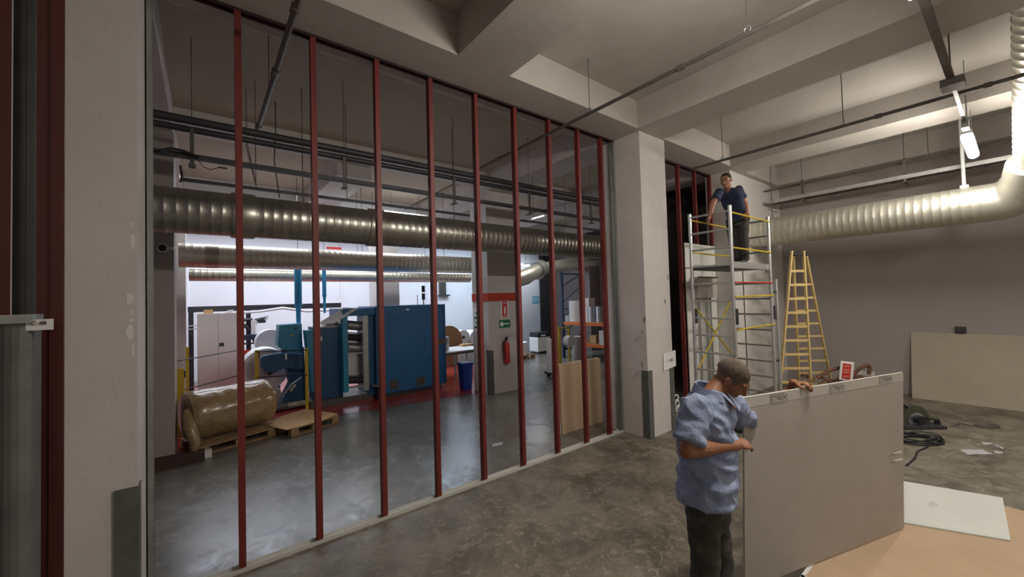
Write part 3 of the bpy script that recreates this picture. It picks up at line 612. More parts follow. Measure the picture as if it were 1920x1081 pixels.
# shelf board behind near camera height: rubble heap with a red and white bag
hp = T('rubble_heap', 'heap of reddish broken wood and plaster behind the upright board', 'rubble', at(1560, 760, z=0))
random.seed(5)
for k in range(26):
    px = random.uniform(1500, 1625); d = random.uniform(7.2, 7.9); z = random.uniform(0.05, 0.50)
    c = at(px, 700, d=d); c.z = z; L = random.uniform(0.12, 0.5)
    R = Matrix.Rotation(random.uniform(0, 3.1), 3, 'Z') @ Matrix.Rotation(random.uniform(-0.6, 0.6), 3, 'Y')
    MB().box(c, (L, random.uniform(0.05, 0.12), random.uniform(0.02, 0.07)), R).build('plank' if L > 0.25 else 'chunk', random.choice([M['rubble'], M['rubble'], M['pallet'], M['wall']]), hp)
MB().rings([[at(1560, 700, d=7.55) * 1 + Vector((r * math.cos(a) * 0.8, r * math.sin(a) * 0.6, 0)) for a in [i * math.pi / 8 for i in range(16)]] for r in (0.01,)], False).b.free()
cc = at(1562, 700, d=7.55); mbh = MB(); rs = []
for z, r in ((0.0, 0.62), (0.15, 0.50), (0.30, 0.34), (0.40, 0.12)):
    rs.append([Vector((cc.x + r * math.cos(i * math.pi / 8) * (0.9 + 0.2 * noise.noise((i * 0.7, z * 5, 0))), cc.y + r * 0.7 * math.sin(i * math.pi / 8), z)) for i in range(16)])
o = mbh.rings(rs).build('dust_mound', M['rubble'], hp)
def brk(pa, pb, pc, d, lab):
    t = [at(*p, d=d) for p in (pa, pb, pc)]; return MB().tube(t, 0.03, 6).build('plank', M['rubble'], hp)
brk((1526, 712), (1555, 694), (1578, 688), 7.3, ''); brk((1598, 705), (1612, 690), (1628, 683), 7.3, ''); brk((1628, 683), (1631, 690), (1629, 702), 7.3, '')
bg = at(1588, 700, d=7.2)
t = T('cement_bag', 'red and white printed bag sitting on the rubble heap', 'bag', Vector((bg.x, bg.y, 0.42)))
vr = (CR[0] * 0.8 - CR[2] * 0.6); vr.z = 0; vr.normalize(); vf = Vector((0, 0, 1)).cross(vr)
b0 = at(1573, 712, d=7.2); b1 = at(1599, 714, d=7.2); b2 = at(1602, 680, d=7.2); b3 = at(1576, 677, d=7.2)
MB().prism([b0, b1, b2, b3], vf * 0.10).build('bag_body', M['white'], t, bevel=0.012)
def lq(u, v): return b0.lerp(b1, u).lerp(b3.lerp(b2, u), v) - vf * 0.002
MB().prism([lq(0.18, 0.1), lq(0.8, 0.08), lq(0.8, 0.9), lq(0.2, 0.92)], -vf * 0.003).build('red_print', M['signred'], t)
for v in (0.2, 0.42, 0.55, 0.75): MB().prism([lq(0.28, v), lq(0.7, v), lq(0.7, v + 0.06), lq(0.28, v + 0.06)], -vf * 0.006).build('print_line', mat('pale_print', (0.6, 0.3, 0.25), 0.7), t)

# cut-off saw, cables and paper scraps on the floor
s0 = at(1712, 805, z=0); s1 = at(1774, 804, z=0); u = (s1 - s0).normalized(); v = Vector((-u.y, u.x, 0)); 
if v.dot(CR[2]) < 0: v = -v
t = T('cutoff_saw', 'olive green chop saw with curved guard on the floor right of the upright board', 'saw', (s0 + s1) / 2)
L = (s1 - s0).length * 1.25; o0 = s0 - u * 0.12
MB().prism([o0 - v * 0.02, o0 + u * L - v * 0.02, o0 + u * L + v * 0.24, o0 + v * 0.24], (0, 0, 0.045)).build('base_plate', M['dark'], t)
gc = o0 + u * (L * 0.45) + v * 0.10 + Vector((0, 0, 0.10)); pts = []
for i in range(15):
    a = math.pi * (-0.12 + 1.2 * i / 14); pts.append(gc + u * (0.21 * math.cos(a)) + Vector((0, 0, 0.23 * math.sin(a))))
MB().prism(pts, v * 0.07).build('blade_guard', M['saw'], t, bevel=0.006)
MB().cyl(gc - v * 0.01, gc - v * 0.005, 0.12, n=24).build('blade', M['steel'], t)
MB().cyl(gc - v * 0.10 + Vector((0, 0, 0.03)), gc + v * 0.0 + Vector((0, 0, 0.03)), 0.06, n=16).build('motor', M['black'], t)
MB().tube([gc + u * 0.15 + Vector((0, 0, 0.05)), gc + u * 0.28 + Vector((0, 0, 0.02)), gc + u * 0.33 + Vector((0, 0, -0.05))], 0.03, 8).build('arm', M['saw'], t)
MB().tube([gc - u * 0.12 + Vector((0, 0, 0.20)), gc - u * 0.22 + Vector((0, 0, 0.26)), gc - u * 0.30 + Vector((0, 0, 0.22))], 0.02, 8).build('handle', M['black'], t)
MB().bb(gc + u * 0.30 - Vector((0.03, 0.03, 0.10)), gc + u * 0.30 + Vector((0.03, 0.03, 0.02))).build('vice', M['black'], t)
def coil(name, px, py, rx, ry, n, r, label, tail, m='black'):
    c = at(px, py, z=0); t = T(name, label, 'cable', c); pts = []
    w = (at(px + 10, py, z=0) - c).normalized(); q = Vector((-w.y, w.x, 0))
    for i in range(n * 14):
        a = i * 2 * math.pi / 14; k = 1 + 0.28 * noise.noise((i * 0.07, px, 0)); sh_ = 0.10 * noise.noise((i * 0.03, 5, px))
        pts.append(c + w * (rx * math.cos(a) * k + sh_) + q * (ry * math.sin(a) * k) + Vector((0, 0, r + 0.012 * (i // 14) * (0.5 + 0.5 * math.sin(a * 1.3)))))
    pts += [at(a, b_, z=r) for a, b_ in tail]
    MB().tube(pts, r, 6).build('cable', M[m], t, smooth=True); return t
coil('cable_coil', 1722, 827, 0.26, 0.16, 8, 0.010, 'black coiled extension cable on the floor just right of the upright board', [(1740, 836), (1720, 846), (1716, 858), (1700, 872)])
coil('cable_coil', 1848, 799, 0.13, 0.10, 2, 0.006, 'thin cable with a small loop trailing from the saw', [(1820, 797), (1800, 793), (1780, 800)], 'pipe')
def scrap(quad, label, h=0.02):
    q = [at(a, b_, z=0.0) for a, b_ in quad]; n = 5; mb = MB(); vs = []; fs = []
    for i in range(n + 1):
        for j in range(n + 1):
            p = q[0].lerp(q[1], i / n).lerp(q[3].lerp(q[2], i / n), j / n); p.z = 0.004 + h * abs(noise.noise((i * 0.7, j * 0.6, quad[0][0]))); vs.append(p)
    for i in range(n):
        for j in range(n): a = i * (n + 1) + j; fs.append((a, a + 1, a + n + 2, a + n + 1))
    mb.add(vs, fs); bmesh.ops.solidify(mb.b, geom=mb.b.faces[:], thickness=0.002)
    return one('paper_scrap', mb, M['paper'], label, 'paper', 'paper scraps on the floor')
scrap([(1800, 843), (1842, 843), (1862, 852), (1815, 853)], 'larger white paper scrap on the floor below the cable loop')
scrap([(1864, 845), (1882, 848), (1880, 851), (1866, 850)], 'white paper strip touching the larger scrap on the floor')
scrap([(1840, 829), (1862, 831), (1858, 834), (1844, 833)], 'small pale paper scrap above the larger floor scraps')
scrap([(1866, 834), (1884, 840), (1880, 843), (1868, 839)], 'small crumpled paper scrap nearest the right edge of the photo', 0.05)
scrap([(921, 833), (942, 829), (943, 833), (925, 838)], 'small white paper scrap on the floor between the fifth and sixth studs')

# ------------------------------------------------------------------ boards standing behind the right studs
for k, (x0, x1, yy, m, lab) in enumerate(((4.36, 5.34, 4.42, 'boardback', 'tan plasterboard standing behind the right studs, frontmost of its stack'), (4.34, 5.34, 4.455, 'boardwhite', 'pale plasterboard sandwiched in the stack at the right studs'), (4.31, 5.36, 4.49, 'boardback', 'tan plasterboard standing hindmost of the stack at the right studs'))):
    mb = MB().prism([(x0, yy, 0.0), (x1, yy, 0), (x1, yy + 0.03, 1.06), (x0, yy + 0.03, 1.06)], (0, 0.03, 0))
    one('plasterboard_sheet', mb, M[m], lab, 'board', 'boards standing behind the right studs')

# ------------------------------------------------------------------ extinguisher pillar fittings
ec = at(950, 654, y=7.2); 
t = T('fire_extinguisher', 'red fire extinguisher hanging on the pillar with the red band', 'fire extinguisher', (ec.x, 7.2, 0.66))
MB().lathe((ec.x, 7.2, 0.66), (0, 0, 1), [(0, 0.05), (0.01, 0.066), (0.03, 0.07), (0.40, 0.07), (0.45, 0.055), (0.49, 0.022), (0.52, 0.02)], 20).build('cylinder', M['signred'], t, smooth=True)
MB().bb((ec.x - 0.015, 7.16, 1.18), (ec.x + 0.015, 7.24, 1.24)).build('valve', M['black'], t)
MB().bar((ec.x, 7.24, 1.245), (ec.x + 0.02, 7.10, 1.28), 0.018, 0.01).build('lever', M['black'], t)
MB().tube([(ec.x - 0.01, 7.18, 1.2), (ec.x - 0.09, 7.15, 1.18), (ec.x - 0.11, 7.14, 1.0), (ec.x - 0.08, 7.14, 0.8)], 0.011, 8).build('hose', M['black'], t, smooth=True)
MB().bb((ec.x - 0.03, 7.26, 0.95), (ec.x + 0.03, 7.295, 1.15)).build('wall_bracket', M['dark'], t)
def sign(name, p0, p1, y, base, label, cat='sign'):
    a = at(*p0, y=y); b_ = at(*p1, y=y); t = T(name, label, cat, ((a.x + b_.x) / 2, y, b_.z))
    MB().bb((a.x, y, b_.z), (b_.x, y + 0.008, a.z)).build('plate', M[base], t); return t, a, b_
t, a, b_ = sign('extinguisher_sign', (938, 563), (954, 596), 7.288, 'white', 'white and red extinguisher sign on the pillar, just under the red band')
w = b_.x - a.x; h = a.z - b_.z
MB().bb((a.x + w * .2, 7.283, b_.z + h * .06), (a.x + w * .82, 7.288, a.z - h * .05)).build('red_field', M['signred'], t)
MB().bb((a.x + w * .42, 7.279, b_.z + h * .25), (a.x + w * .62, 7.283, b_.z + h * .66)).build('pictogram', M['white'], t)
MB().bb((a.x + w * .3, 7.279, b_.z + h * .12), (a.x + w * .72, 7.283, b_.z + h * .17)).build('print_line', M['white'], t); MB().bb((a.x + w * .3, 7.279, b_.z + h * .82), (a.x + w * .72, 7.283, b_.z + h * .87)).build('print_line', M['white'], t)
t, a, b_ = sign('exit_sign', (936, 600), (957, 613), 7.288, 'green', 'small dark green sign with pale round mark below extinguisher sign')
w = b_.x - a.x; h = a.z - b_.z
MB().cyl((a.x + w * .22, 7.284, b_.z + h * .48), (a.x + w * .22, 7.288, b_.z + h * .48), h * .3, n=14).build('round_mark', M['white'], t)
MB().bb((a.x + w * .42, 7.284, b_.z + h * .42), (a.x + w * .88, 7.288, b_.z + h * .58)).build('print_line', M['white'], t)
# green poster and switches on the left face of that pillar
t = T('green_poster', 'pale poster with green figures on the left side of the extinguisher pillar', 'poster', (5.01, 7.6, 1.4))
ya = 7.92; yb = 7.55
MB().bb((5.012, yb, 1.38), (5.02, ya, 1.92)).build('plate', M['white'], t)
for k in range(4): MB().bb((5.007, yb + 0.05, 1.45 + k * 0.11), (5.012, ya - 0.05 - 0.06 * (k % 2), 1.50 + k * 0.11)).build('green_mark', M['green'], t)
t = T('switch_box', 'small grey switch boxes under the green poster on the pillar', 'switch', (5.0, 7.7, 1.0))
for z in (1.22, 1.02, 0.86): MB().bb((4.96, 7.62, z), (5.018, 7.74, z + 0.11)).build('switch', M['wall'], t, bevel=0.006)
# camera dome on the far left pillar
cp = Vector((at(305, 467, y=7.15).x, 7.2, 2.93))
t = T('security_camera', 'small dark dome camera on the grey pillar under the big duct', 'camera', cp)
MB().lathe(cp, (0, -1, 0), [(0, 0.06), (0.03, 0.06), (0.035, 0.05)], 18).build('mount', M['white'], t, smooth=True); MB().ball(cp + Vector((0, -0.055, 0)), 0.045).build('dome', M['black'], t, smooth=True)
MB().cyl(cp + Vector((0.03, -0.05, 0.0)), cp + Vector((0.12, -0.09, 0.0)), 0.02, n=10).build('lens_arm', M['white'], t)

# ------------------------------------------------------------------ pallets and rolls
def pallet(name, c, L, Wd, rot, label, group='wooden pallets'):
    t = T(name, label, 'pallet', c, group); R = Matrix.Rotation(rot, 3, 'Z'); c = Vector(c)
    def b(px, py, pz, sx, sy, sz, nm): MB().box(c + R @ Vector((px, py, pz)), (sx, sy, sz), R).build(nm, M['pallet'], t)
    for j in (-1, 0, 1):
        b(0, j * (Wd / 2 - 0.05), 0.011, L, 0.09, 0.018, 'bottom_board')
        for i in (-1, 0, 1): b(i * (L / 2 - 0.07), j * (Wd / 2 - 0.05), 0.058, 0.13, 0.09, 0.075, 'block')
    for i in (-1, 0, 1): b(i * (L / 2 - 0.06), 0, 0.104, 0.1, Wd, 0.016, 'stringer')
    for j in range(6): b(0, -Wd / 2 + 0.05 + j * (Wd - 0.1) / 5, 0.121, L, 0.09, 0.018, 'top_board')
    return t
pc = (at(555, 818, z=0) + at(580, 775, z=0)) / 2
e = (at(628, 795, z=0) - at(555, 818, z=0)); rot = math.atan2(e.y, e.x)
p0 = at(553, 817, z=0); pcen = p0 + e.normalized() * 0.36 + Vector((-e.normalized().y, e.normalized().x, 0)) * 0.40
pallet('pallet', pcen, 0.86, 0.84, rot, 'wooden pallet under a flat cardboard sheet in front of the press')
u = e.normalized(); v = Vector((-u.y, u.x, 0)); cz = Vector((0, 0, 0.133))
cbp = [pcen - u * 0.50 - v * 0.40 + cz, pcen + u * 0.05 - v * 0.47 + cz + Vector((0, 0, 0.002)), pcen + u * 0.46 - v * 0.34 + cz, pcen + u * 0.30 + v * 0.42 + cz + Vector((0, 0, 0.03)), pcen - u * 0.1 + v * 0.46 + cz, pcen - u * 0.52 + v * 0.1 + cz]
one('cardboard_sheet', MB().prism(cbp, (0, 0, 0.008)), M['card'], 'flat tan cardboard sheet lying on the empty pallet', 'cardboard')
# big wrapped kraft roll on its pallet
ra_ = at(372, 800, y=7.05); 
rl = Vector((-0.06, 7.45, 0.56)); rr = Vector((1.0, 7.95, 0.56))
q0 = at(362, 846, z=0.0); 
def rollpos(px, py, d): return at(px, py, d=d)
dl = 5.95; ax0 = Vector((-0.13, 7.60, 0.52)); ax1 = Vector((0.80, 7.90, 0.52))
pallet('pallet', (0.34, 7.75, 0), 1.05, 0.76, math.atan2(0.30, 0.93), 'wooden pallet under the big plastic-wrapped brown roll')
t = T('wrapped_roll', 'big brown paper roll wrapped in shiny plastic, lying on a pallet', 'roll', (0.5, 7.6, 0.13))
axd = (ax1 - ax0).normalized(); RL_ = (ax1 - ax0).length + 0.14; x_, y_ = MB().frame(axd); rs = []; n = 40
for k in range(29):
    h = -0.07 + RL_ * k / 28; r = 0.360 * (1.0 if 2 <= k <= 26 else (0.97 if k in (1, 27) else 0.90)); ring = []
    for i in range(n):
        a = 2 * math.pi * i / n; nn = noise.noise((math.cos(a) * 2.2, math.sin(a) * 2.2, h * 5)) * 0.016 + noise.noise((math.cos(a) * 6, math.sin(a) * 6, h * 9)) * 0.008
        ring.append(ax0 + axd * h + x_ * ((r + nn) * math.cos(a)) + y_ * ((r + nn) * math.sin(a)))
    rs.append(ring)
MB().rings(rs).build('roll_body', M['wrap'], t, smooth=True)
e0 = ax0 - axd * 0.075
MB().tube([e0 + Vector((0.02, -0.18, 0.12)), e0 + Vector((0.06, -0.34, -0.08)), e0 + Vector((0.12, -0.38, -0.30)), e0 + Vector((0.10, -0.42, -0.48))], [0.05, 0.08, 0.07, 0.03], 10).build('loose_wrap', M['wrap'], t, smooth=True)
MB().cyl(ax0 - axd * 0.085, ax0 - axd * 0.05, 0.05, n=16).build('core', M['card'], t)
one('kerb_block', MB().bb((-0.28, 7.1, 0), (0.10, 7.19, 0.10)), M['white'], 'low pale block on floor left of the wrapped roll, at the grey pillar foot', 'block')

# yellow bollard fence
def post(px0, py0, py1, yy, label, w=0.055, m='yellow'):
    b = at(px0, py1, z=0.0) if yy is None else Vector((at(px0, py1, y=yy).x, yy, 0)); top = at(px0, py0, y=b.y).z
    t = T('fence_post', label, 'post', b, 'yellow safety posts around the press')
    MB().bb((b.x - w / 2, b.y - w / 2, 0.012), (b.x + w / 2, b.y + w / 2, top)).build('post', M[m], t)
    MB().bb((b.x - 0.07, b.y - 0.07, 0), (b.x + 0.07, b.y + 0.07, 0.012)).build('foot_plate', M[m], t)
    MB().bb((b.x + w / 2, b.y - 0.02, top - 0.16), (b.x + w / 2 + 0.02, b.y + 0.02, top - 0.05)).build('clip', M['black'], t)
    return b, top
pa = post(576, 652, 771, None, 'yellow post standing right in front of the dark blue cabinet')
pb = post(482, 656, 745, 9.2, 'yellow post in front of the big white paper roll', 0.06)
pcx = post(337, 690, 815, None, 'thick yellow post at far left beside the grey pillar', 0.12)
pd = post(352, 650, 770, None, 'thin yellow post with orange strap behind the thick left one', 0.05)
t = T('fence_wire', 'two dark wires strung between the yellow posts by paper roll', 'wire', (pb[0].x, pb[0].y, 0.5))
for z in (pa[1] - 0.03, pa[1] - 0.52): MB().tube([(pb[0].x, pb[0].y - 0.04, z), (pa[0].x, pa[0].y - 0.04, z)], 0.012, 6).build('wire', M['black'], t)
t = T('fence_wire', 'dark wires between the left yellow posts and white cabinet', 'wire', (-0.3, 10, 0.5))
for z in (1.15, 0.6): MB().tube([(-0.35, 9.5, z), (0.6, 10.6, z)], 0.012, 6).build('wire', M['black'], t)

# ------------------------------------------------------------------ white cabinet in the press hall
cb0 = at(370, 740, z=0); cy = 11.9; cx0 = at(370, 660, y=cy).x; cx1 = at(447, 660, y=cy).x; ch = at(400, 587, y=cy).z
t = T('steel_cabinet', 'tall cream two-door steel cabinet behind the wrapped roll', 'cabinet', ((cx0 + cx1) / 2, cy, 0))
MB().bb((cx0, cy + 0.015, 0.06), (cx1, cy + 0.45, ch)).build('body', M['cream'], t)
MB().bb((cx0 + 0.02, cy + 0.03, 0.0), (cx1 - 0.02, cy + 0.43, 0.06)).build('plinth', M['dark'], t)
xm = (cx0 + cx1) / 2
for a, b_ in ((cx0 + 0.004, xm - 0.003), (xm + 0.003, cx1 - 0.004)):
    dr = MB().bb((a, cy, 0.07), (b_, cy + 0.014, ch - 0.01)).build('door', M['cream'], t)
hd = MB().bb((xm + 0.02, cy - 0.012, 1.17), (xm + 0.11, cy, 1.25)).build('handle', M['dark'], dr)
one('cardboard_box', MB().bb((cx0 + 0.12, cy + 0.1, ch), (cx0 + 0.30, cy + 0.3, ch + 0.09)), M['card'], 'small brown box on top of the cream cabinet', 'box')
one('paper_stack', MB().prism([(cx1 - 0.28, cy + 0.05, ch), (cx1 - 0.12, cy + 0.05, ch), (cx1 - 0.08, cy + 0.05, ch + 0.07), (cx1 - 0.18, cy + 0.05, ch + 0.06)], (0, 0.25, 0)), M['paper'], 'white leaflets on top of the cream cabinet', 'paper')

# ------------------------------------------------------------------ printing press
PR = T('printing_press', 'big blue printing press behind the red studs, with rollers and white web', 'printing press', (3.0, 9.2, 0))
x0, x1, y0, y1, zt = 3.0, 4.62, 8.72, 10.0, 2.03
cbx = MB().bb((x0, y0, 0.09), (x1, y1, zt)).build('big_cabinet', M['blue'], PR, bevel=0.02)
MB().bb((x1 + 0.0, y0 + 0.02, 0.1), (x1 + 0.10, y0 + 0.5, zt)).build('side_panel', M['blued'], PR)
MB().bb((x1 - 0.12, y0 - 0.01, 1.05), (x1 + 0.10, y0 - 0.001, 1.20)).build('grey_band', M['pipe'], cbx)
MB().bb((x0 + 0.04, y0 + 0.05, 0.0), (x1 - 0.04, y1 - 0.05, 0.1)).build('plinth', M['dark'], PR)
for px, py in ((739, 721), (789, 714)):
    c = at(px, py, y=y0); vt = MB().bb((c.x - 0.10, y0 - 0.012, c.z - 0.10), (c.x + 0.10, y0, c.z + 0.10)).build('vent_grille', M['pipe'], cbx)
    for k in range(6): MB().bb((c.x - 0.09, y0 - 0.02, c.z - 0.085 + k * 0.032), (c.x + 0.09, y0 - 0.012, c.z - 0.075 + k * 0.032)).build('slat', M['dark'], PR)
c = at(764, 580, y=y0); MB().bb((c.x - 0.035, y0 - 0.006, c.z - 0.02), (c.x + 0.035, y0, c.z + 0.02)).build('white_label', M['white'], cbx)
c = at(788, 608, y=y0)
# signal tower
c = at(794, 560, y=9.2); zb = zt
MB().cyl((c.x, 9.2, zb), (c.x, 9.2, zb + 0.12), 0.015, n=8).build('signal_pole', M['pipe'], PR)
for k in range(2): MB().cyl((c.x, 9.2, zb + 0.12 + k * 0.19), (c.x, 9.2, zb + 0.28 + k * 0.19), 0.04, n=12).build('signal_lamp', M['black'], PR)
MB().cyl((c.x - 0.16, 9.2, zb), (c.x - 0.16, 9.2, zb + 0.25), 0.008, n=6).build('antenna', M['pipe'], PR)
# gantry left of the big cabinet
gx0 = at(642, 600, y=8.8).x; 
MB().bb((gx0, 8.76, 1.84), (x0, 9.9, 2.0)).build('top_beam', M['blue'], PR, bevel=0.01)
MB().bb((gx0, 8.78, 0.25), (gx0 + 0.10, 9.9, 1.84)).build('upright', M['teal'], PR)
c1 = at(683, 640, y=8.9).x; MB().bb((c1 - 0.055, 8.80, 0.22), (c1 + 0.055, 8.95, 1.84)).build('upright', M['galv'], PR)
MB().bb((c1 + 0.06, 8.84, 0.1), (x0 - 0.01, 9.6, 1.84)).build('inner_cabinet', M['blued'], PR)
for z, r, m in ((1.60, 0.10, 'steel'), (1.34, 0.07, 'black'), (1.12, 0.10, 'steel'), (0.42, 0.08, 'dark')):
    MB().cyl((gx0 + 0.12, 8.95, z + 0.05), (c1 - 0.02, 9.0, z), r, n=20).build('roller', M[m], PR, smooth=True)
MB().prism([(gx0 + 0.12, 9.05, 1.50), (c1, 9.05, 1.45), (c1, 9.05, 0.35), (gx0 + 0.12, 9.05, 0.55)], (0, 0.02, 0)).build('web', M['steel'], PR)
MB().bb((gx0 + 0.1, 8.85, 0.30), (c1, 8.92, 0.34)).build('cross_bar', M['galv'], PR); MB().bb((gx0 + 0.1, 8.85, 1.02), (c1, 8.9, 1.04)).build('cross_bar', M['alu'], PR)
MB().bb((gx0 - 0.6, 8.9, 0.0), (x0, 9.7, 0.13)).build('base_frame', M['pipe'], PR)
# foot pedal drum in front of the inner cabinet
c = at(690, 735, z=0); MB().cyl((c.x, 8.75, 0.02), (c.x, 8.75, 0.30), 0.10, n=16).build('drum', M['black'], PR, smooth=True); MB().cyl((c.x - 0.03, 8.7, 0.30), (c.x - 0.03, 8.7, 0.33), 0.16, n=20).build('pedal_plate', M['galv'], PR, smooth=True)
# sloping white web
wa = at(596, 608, y=8.9); wb_ = at(626, 606, y=8.7); wc = at(672, 578, y=8.7); wd = at(644, 577, y=8.9)
MB().prism([wa, wb_, wc, wd], (0, 0, 0.01)).build('web', M['paper'], PR)
wr = at(636, 598, y=9.2); MB().cyl(wr + Vector((-0.02, -0.3, 0)), wr + Vector((0.02, 0.4, 0)), 0.10, n=20).build('roller', M['steel'], PR, smooth=True)
MB().prism([at(610, 602, y=9.2), at(632, 590, y=9.2), at(650, 608, y=9.2), at(612, 611, y=9.2)], (0, 0.4, 0)).build('hood', M['wall'], PR)
# dark blue control cabinet
bx0 = at(589, 700, y=9.05).x; bx1 = at(643, 700, y=9.05).x; bz = at(640, 612, y=9.05).z
dc = MB().bb((bx0, 9.05, 0.11), (bx1, 9.6, bz)).build('control_cabinet', M['blued'], PR, bevel=0.012)
MB().bb((bx0, 9.04, bz), (bx1 + 0.01, 9.62, bz + 0.02)).build('cabinet_top', M['wall'], PR); MB().bb((bx0 + 0.02, 9.08, 0), (bx1 - 0.02, 9.58, 0.11)).build('plinth', M['black'], PR)
c = at(602, 634, y=9.04); MB().bb((c.x - 0.02, 9.03, c.z - 0.05), (c.x + 0.02, 9.05, c.z + 0.04)).build('latch', M['white'], dc)
c = at(581, 622, y=9.04); MB().bb((bx0 + 0.01, 9.04, bz - 0.1), (bx0 + 0.08, 9.05, bz - 0.06)).build('badge', M['white'], dc)
MB().prism([(bx0 - 0.14, 9.08, bz - 0.04), (bx0, 9.08, bz - 0.04), (bx0, 9.08, 0.3), (bx0 - 0.04, 9.08, 0.3)], (0, 0.3, 0)).build('side_guard', M['teal'], PR)
# teal unwinder housing
yy = 9.5; q = [at(*p, y=yy) for p in ((524, 609), (566, 606), (568, 662), (560, 680), (534, 655), (521, 650))]
th = MB().prism(q, (0, 0.45, 0)).build('unwinder_housing', M['teal'], PR, bevel=0.012)
c = at(555, 615, y=yy); MB().cyl(c, c - Vector((0, 0.02, 0)), 0.03, n=12).build('knob', M['dark'], th); c = at(547, 628, y=yy); MB().prism([c + Vector((-0.03, -0.004, -0.02)), c + Vector((0.03, -0.004, -0.02)), c + Vector((0, -0.004, 0.03))], (0, -0.003, 0)).build('warning_mark', M['yellow'], th)
MB().prism([at(*p, y=9.55) for p in ((530, 650), (570, 650), (575, 770), (520, 770), (545, 720))], (0, 0.4, 0)).build('lower_frame', M['blued'], PR)
arm = []
for p in ((488, 673), (494, 667), (510, 664), (545, 661), (568, 663), (570, 690), (560, 693), (535, 688), (515, 699), (500, 697), (490, 690)): arm.append(at(*p, y=9.35))
MB().prism(arm, (0, 0.12, 0)).build('unwinder_arm', M['blued'], PR, bevel=0.01)
c = at(536, 664, y=9.34); MB().bb(c + Vector((-0.02, -0.02, -0.1)), c + Vector((0.02, 0, 0.02))).build('bracket', M['alu'], PR)
MB().tube([at(530, 743, y=9.3), at(548, 720, y=9.3), at(566, 707, y=9.3)], 0.02, 8).build('linkage', M['galv'], PR); MB().cyl(at(545, 733, y=9.3), at(555, 720, y=9.3), 0.032, n=10).build('damper', M['steel'], PR)
c = at(512, 735, y=9.5); MB().lathe(c + Vector((0, -0.15, -0.02)), (0, 1, 0), [(0, 0.06), (0, 0.13), (0.3, 0.13)], 20).build('roller', M['steel'], PR, smooth=True)
for k in range(3): MB().bb(at(500 + k * 3, 735 + k * 10, y=9.2), at(514 + k * 2, 745 + k * 10, y=9.25)).build('paper_fold', M['paper'], PR)
MB().bb(at(505, 772, y=9.1), (at(575, 755, y=9.1).x, 9.7, at(575, 755, y=9.1).z)).build('base_frame', M['pipe'], PR)
MB().bb(at(541, 762, y=9.0), at(557, 752, y=9.05)).build('terminal_box', M['alu'], PR); MB().bb(at(559, 760, y=9.0), at(573, 750, y=9.05)).build('terminal_box', M['alu'], PR)
# extraction pipes
for px, yy, r, zb, m in ((559, 9.9, 0.075, 1.7, 'sky'), (608, 10.3, 0.045, 1.9, 'sky')):
    c = at(px, 540, y=yy); t = T('extraction_pipe', 'bright blue vertical extraction pipe above the press, %s' % ('wider, left one' if px == 559 else 'thinner, right one'), 'pipe', (c.x, yy, zb))
    MB().lathe((c.x, yy, zb), (0, 0, 1), [(0, r * 0.6), (0.35, r * 0.7), (0.42, r), (3.15 - zb, r)], 18).build('pipe', M[m], t, smooth=True)
    MB().cyl((c.x, yy, 3.15), (c.x, yy, ZC), 0.006, n=6).build('hanger_rod', M['pipe'], t)
    MB().lathe((c.x, yy, zb + 0.4), (0, 0, 1), [(0, r * 1.15), (0.03, r * 1.15)], 18).build('collar', M[m], t, smooth=True)
# big white paper roll on the unwinder
rc_ = at(499, 692, y=10.1); t = T('paper_roll', 'huge white paper roll mounted at the left end of the press', 'paper roll', (rc_.x, 10.3, 0))
rad = (rc_ - at(454, 692, y=10.1)).length * 1.03
MB().lathe((rc_.x, 10.1, rc_.z), (0, 1, 0), [(0, 0.05), (0, rad), (0.6, rad)], 48).build('roll', M['paper'], t, smooth=True)
MB().lathe((rc_.x + 0.02, 10.09, rc_.z), (0, 1, 0), [(0, 0.05), (0.0, rad * 0.88), (0.008, rad * 0.88)], 40).build('roll_face', M['paperside'], t, smooth=True)
MB().cyl((rc_.x, 9.48, rc_.z), (rc_.x, 10.12, rc_.z), 0.05, n=14).build('shaft', M['dark'], t)
for s in (-1, 1): MB().prism([(rc_.x + s * 0.05, 10.75, rc_.z), (rc_.x + s * 0.3, 10.75, 0.0), (rc_.x + s * 0.4, 10.75, 0.0), (rc_.x + s * 0.12, 10.75, rc_.z)], (0, 0.06, 0)).build('stand_leg', M['blued'], t)
rc2 = at(497, 632, y=11.2); t = one('paper_roll', MB().lathe((rc2.x + 0.1, 11.1, rc2.z - 0.12), (0, 1, 0), [(0, 0.3), (0.4, 0.3)], 36), M['paper'], 'white paper roll seen behind the teal press housing', 'paper roll', smooth=True)
one('roll_stand', MB().bb((rc2.x - 0.1, 11.15, 0), (rc2.x + 0.3, 11.45, rc2.z - 0.43)), M['galv'], 'metal stand under the white roll behind the teal housing', 'stand')
# dark hoist frame behind the cabinet
HB = T('hoist_frame', 'dark steel hoist beam with curved hangers behind the cream cabinet and press', 'hoist', (1.2, 12.6, 0))
yy = 12.5; a = at(352, 592, y=yy); b_ = at(640, 584, y=yy)
MB().bb((a.x, yy, 2.0), (b_.x, yy + 0.12, 2.14)).build('beam', M['dark'], HB)
for px in (358, 466): c = at(px, 600, y=yy); MB().bb((c.x - 0.05, yy, 0), (c.x + 0.05, yy + 0.12, 2.0)).build('column', M['dark'], HB)
for pts in (((455, 600), (470, 598), (474, 618), (478, 640)), ((500, 596), (480, 600), (476, 615)), ((450, 606), (462, 612), (470, 620))): MB().tube([at(*p, y=yy - 0.05) for p in pts], 0.05, 8).build('hanger_arm', M['dark'], HB)
MB().cyl(at(476, 600, y=yy - 0.2), at(476, 628, y=yy - 0.2), 0.06, n=14).build('white_cylinder', M['white'], HB)
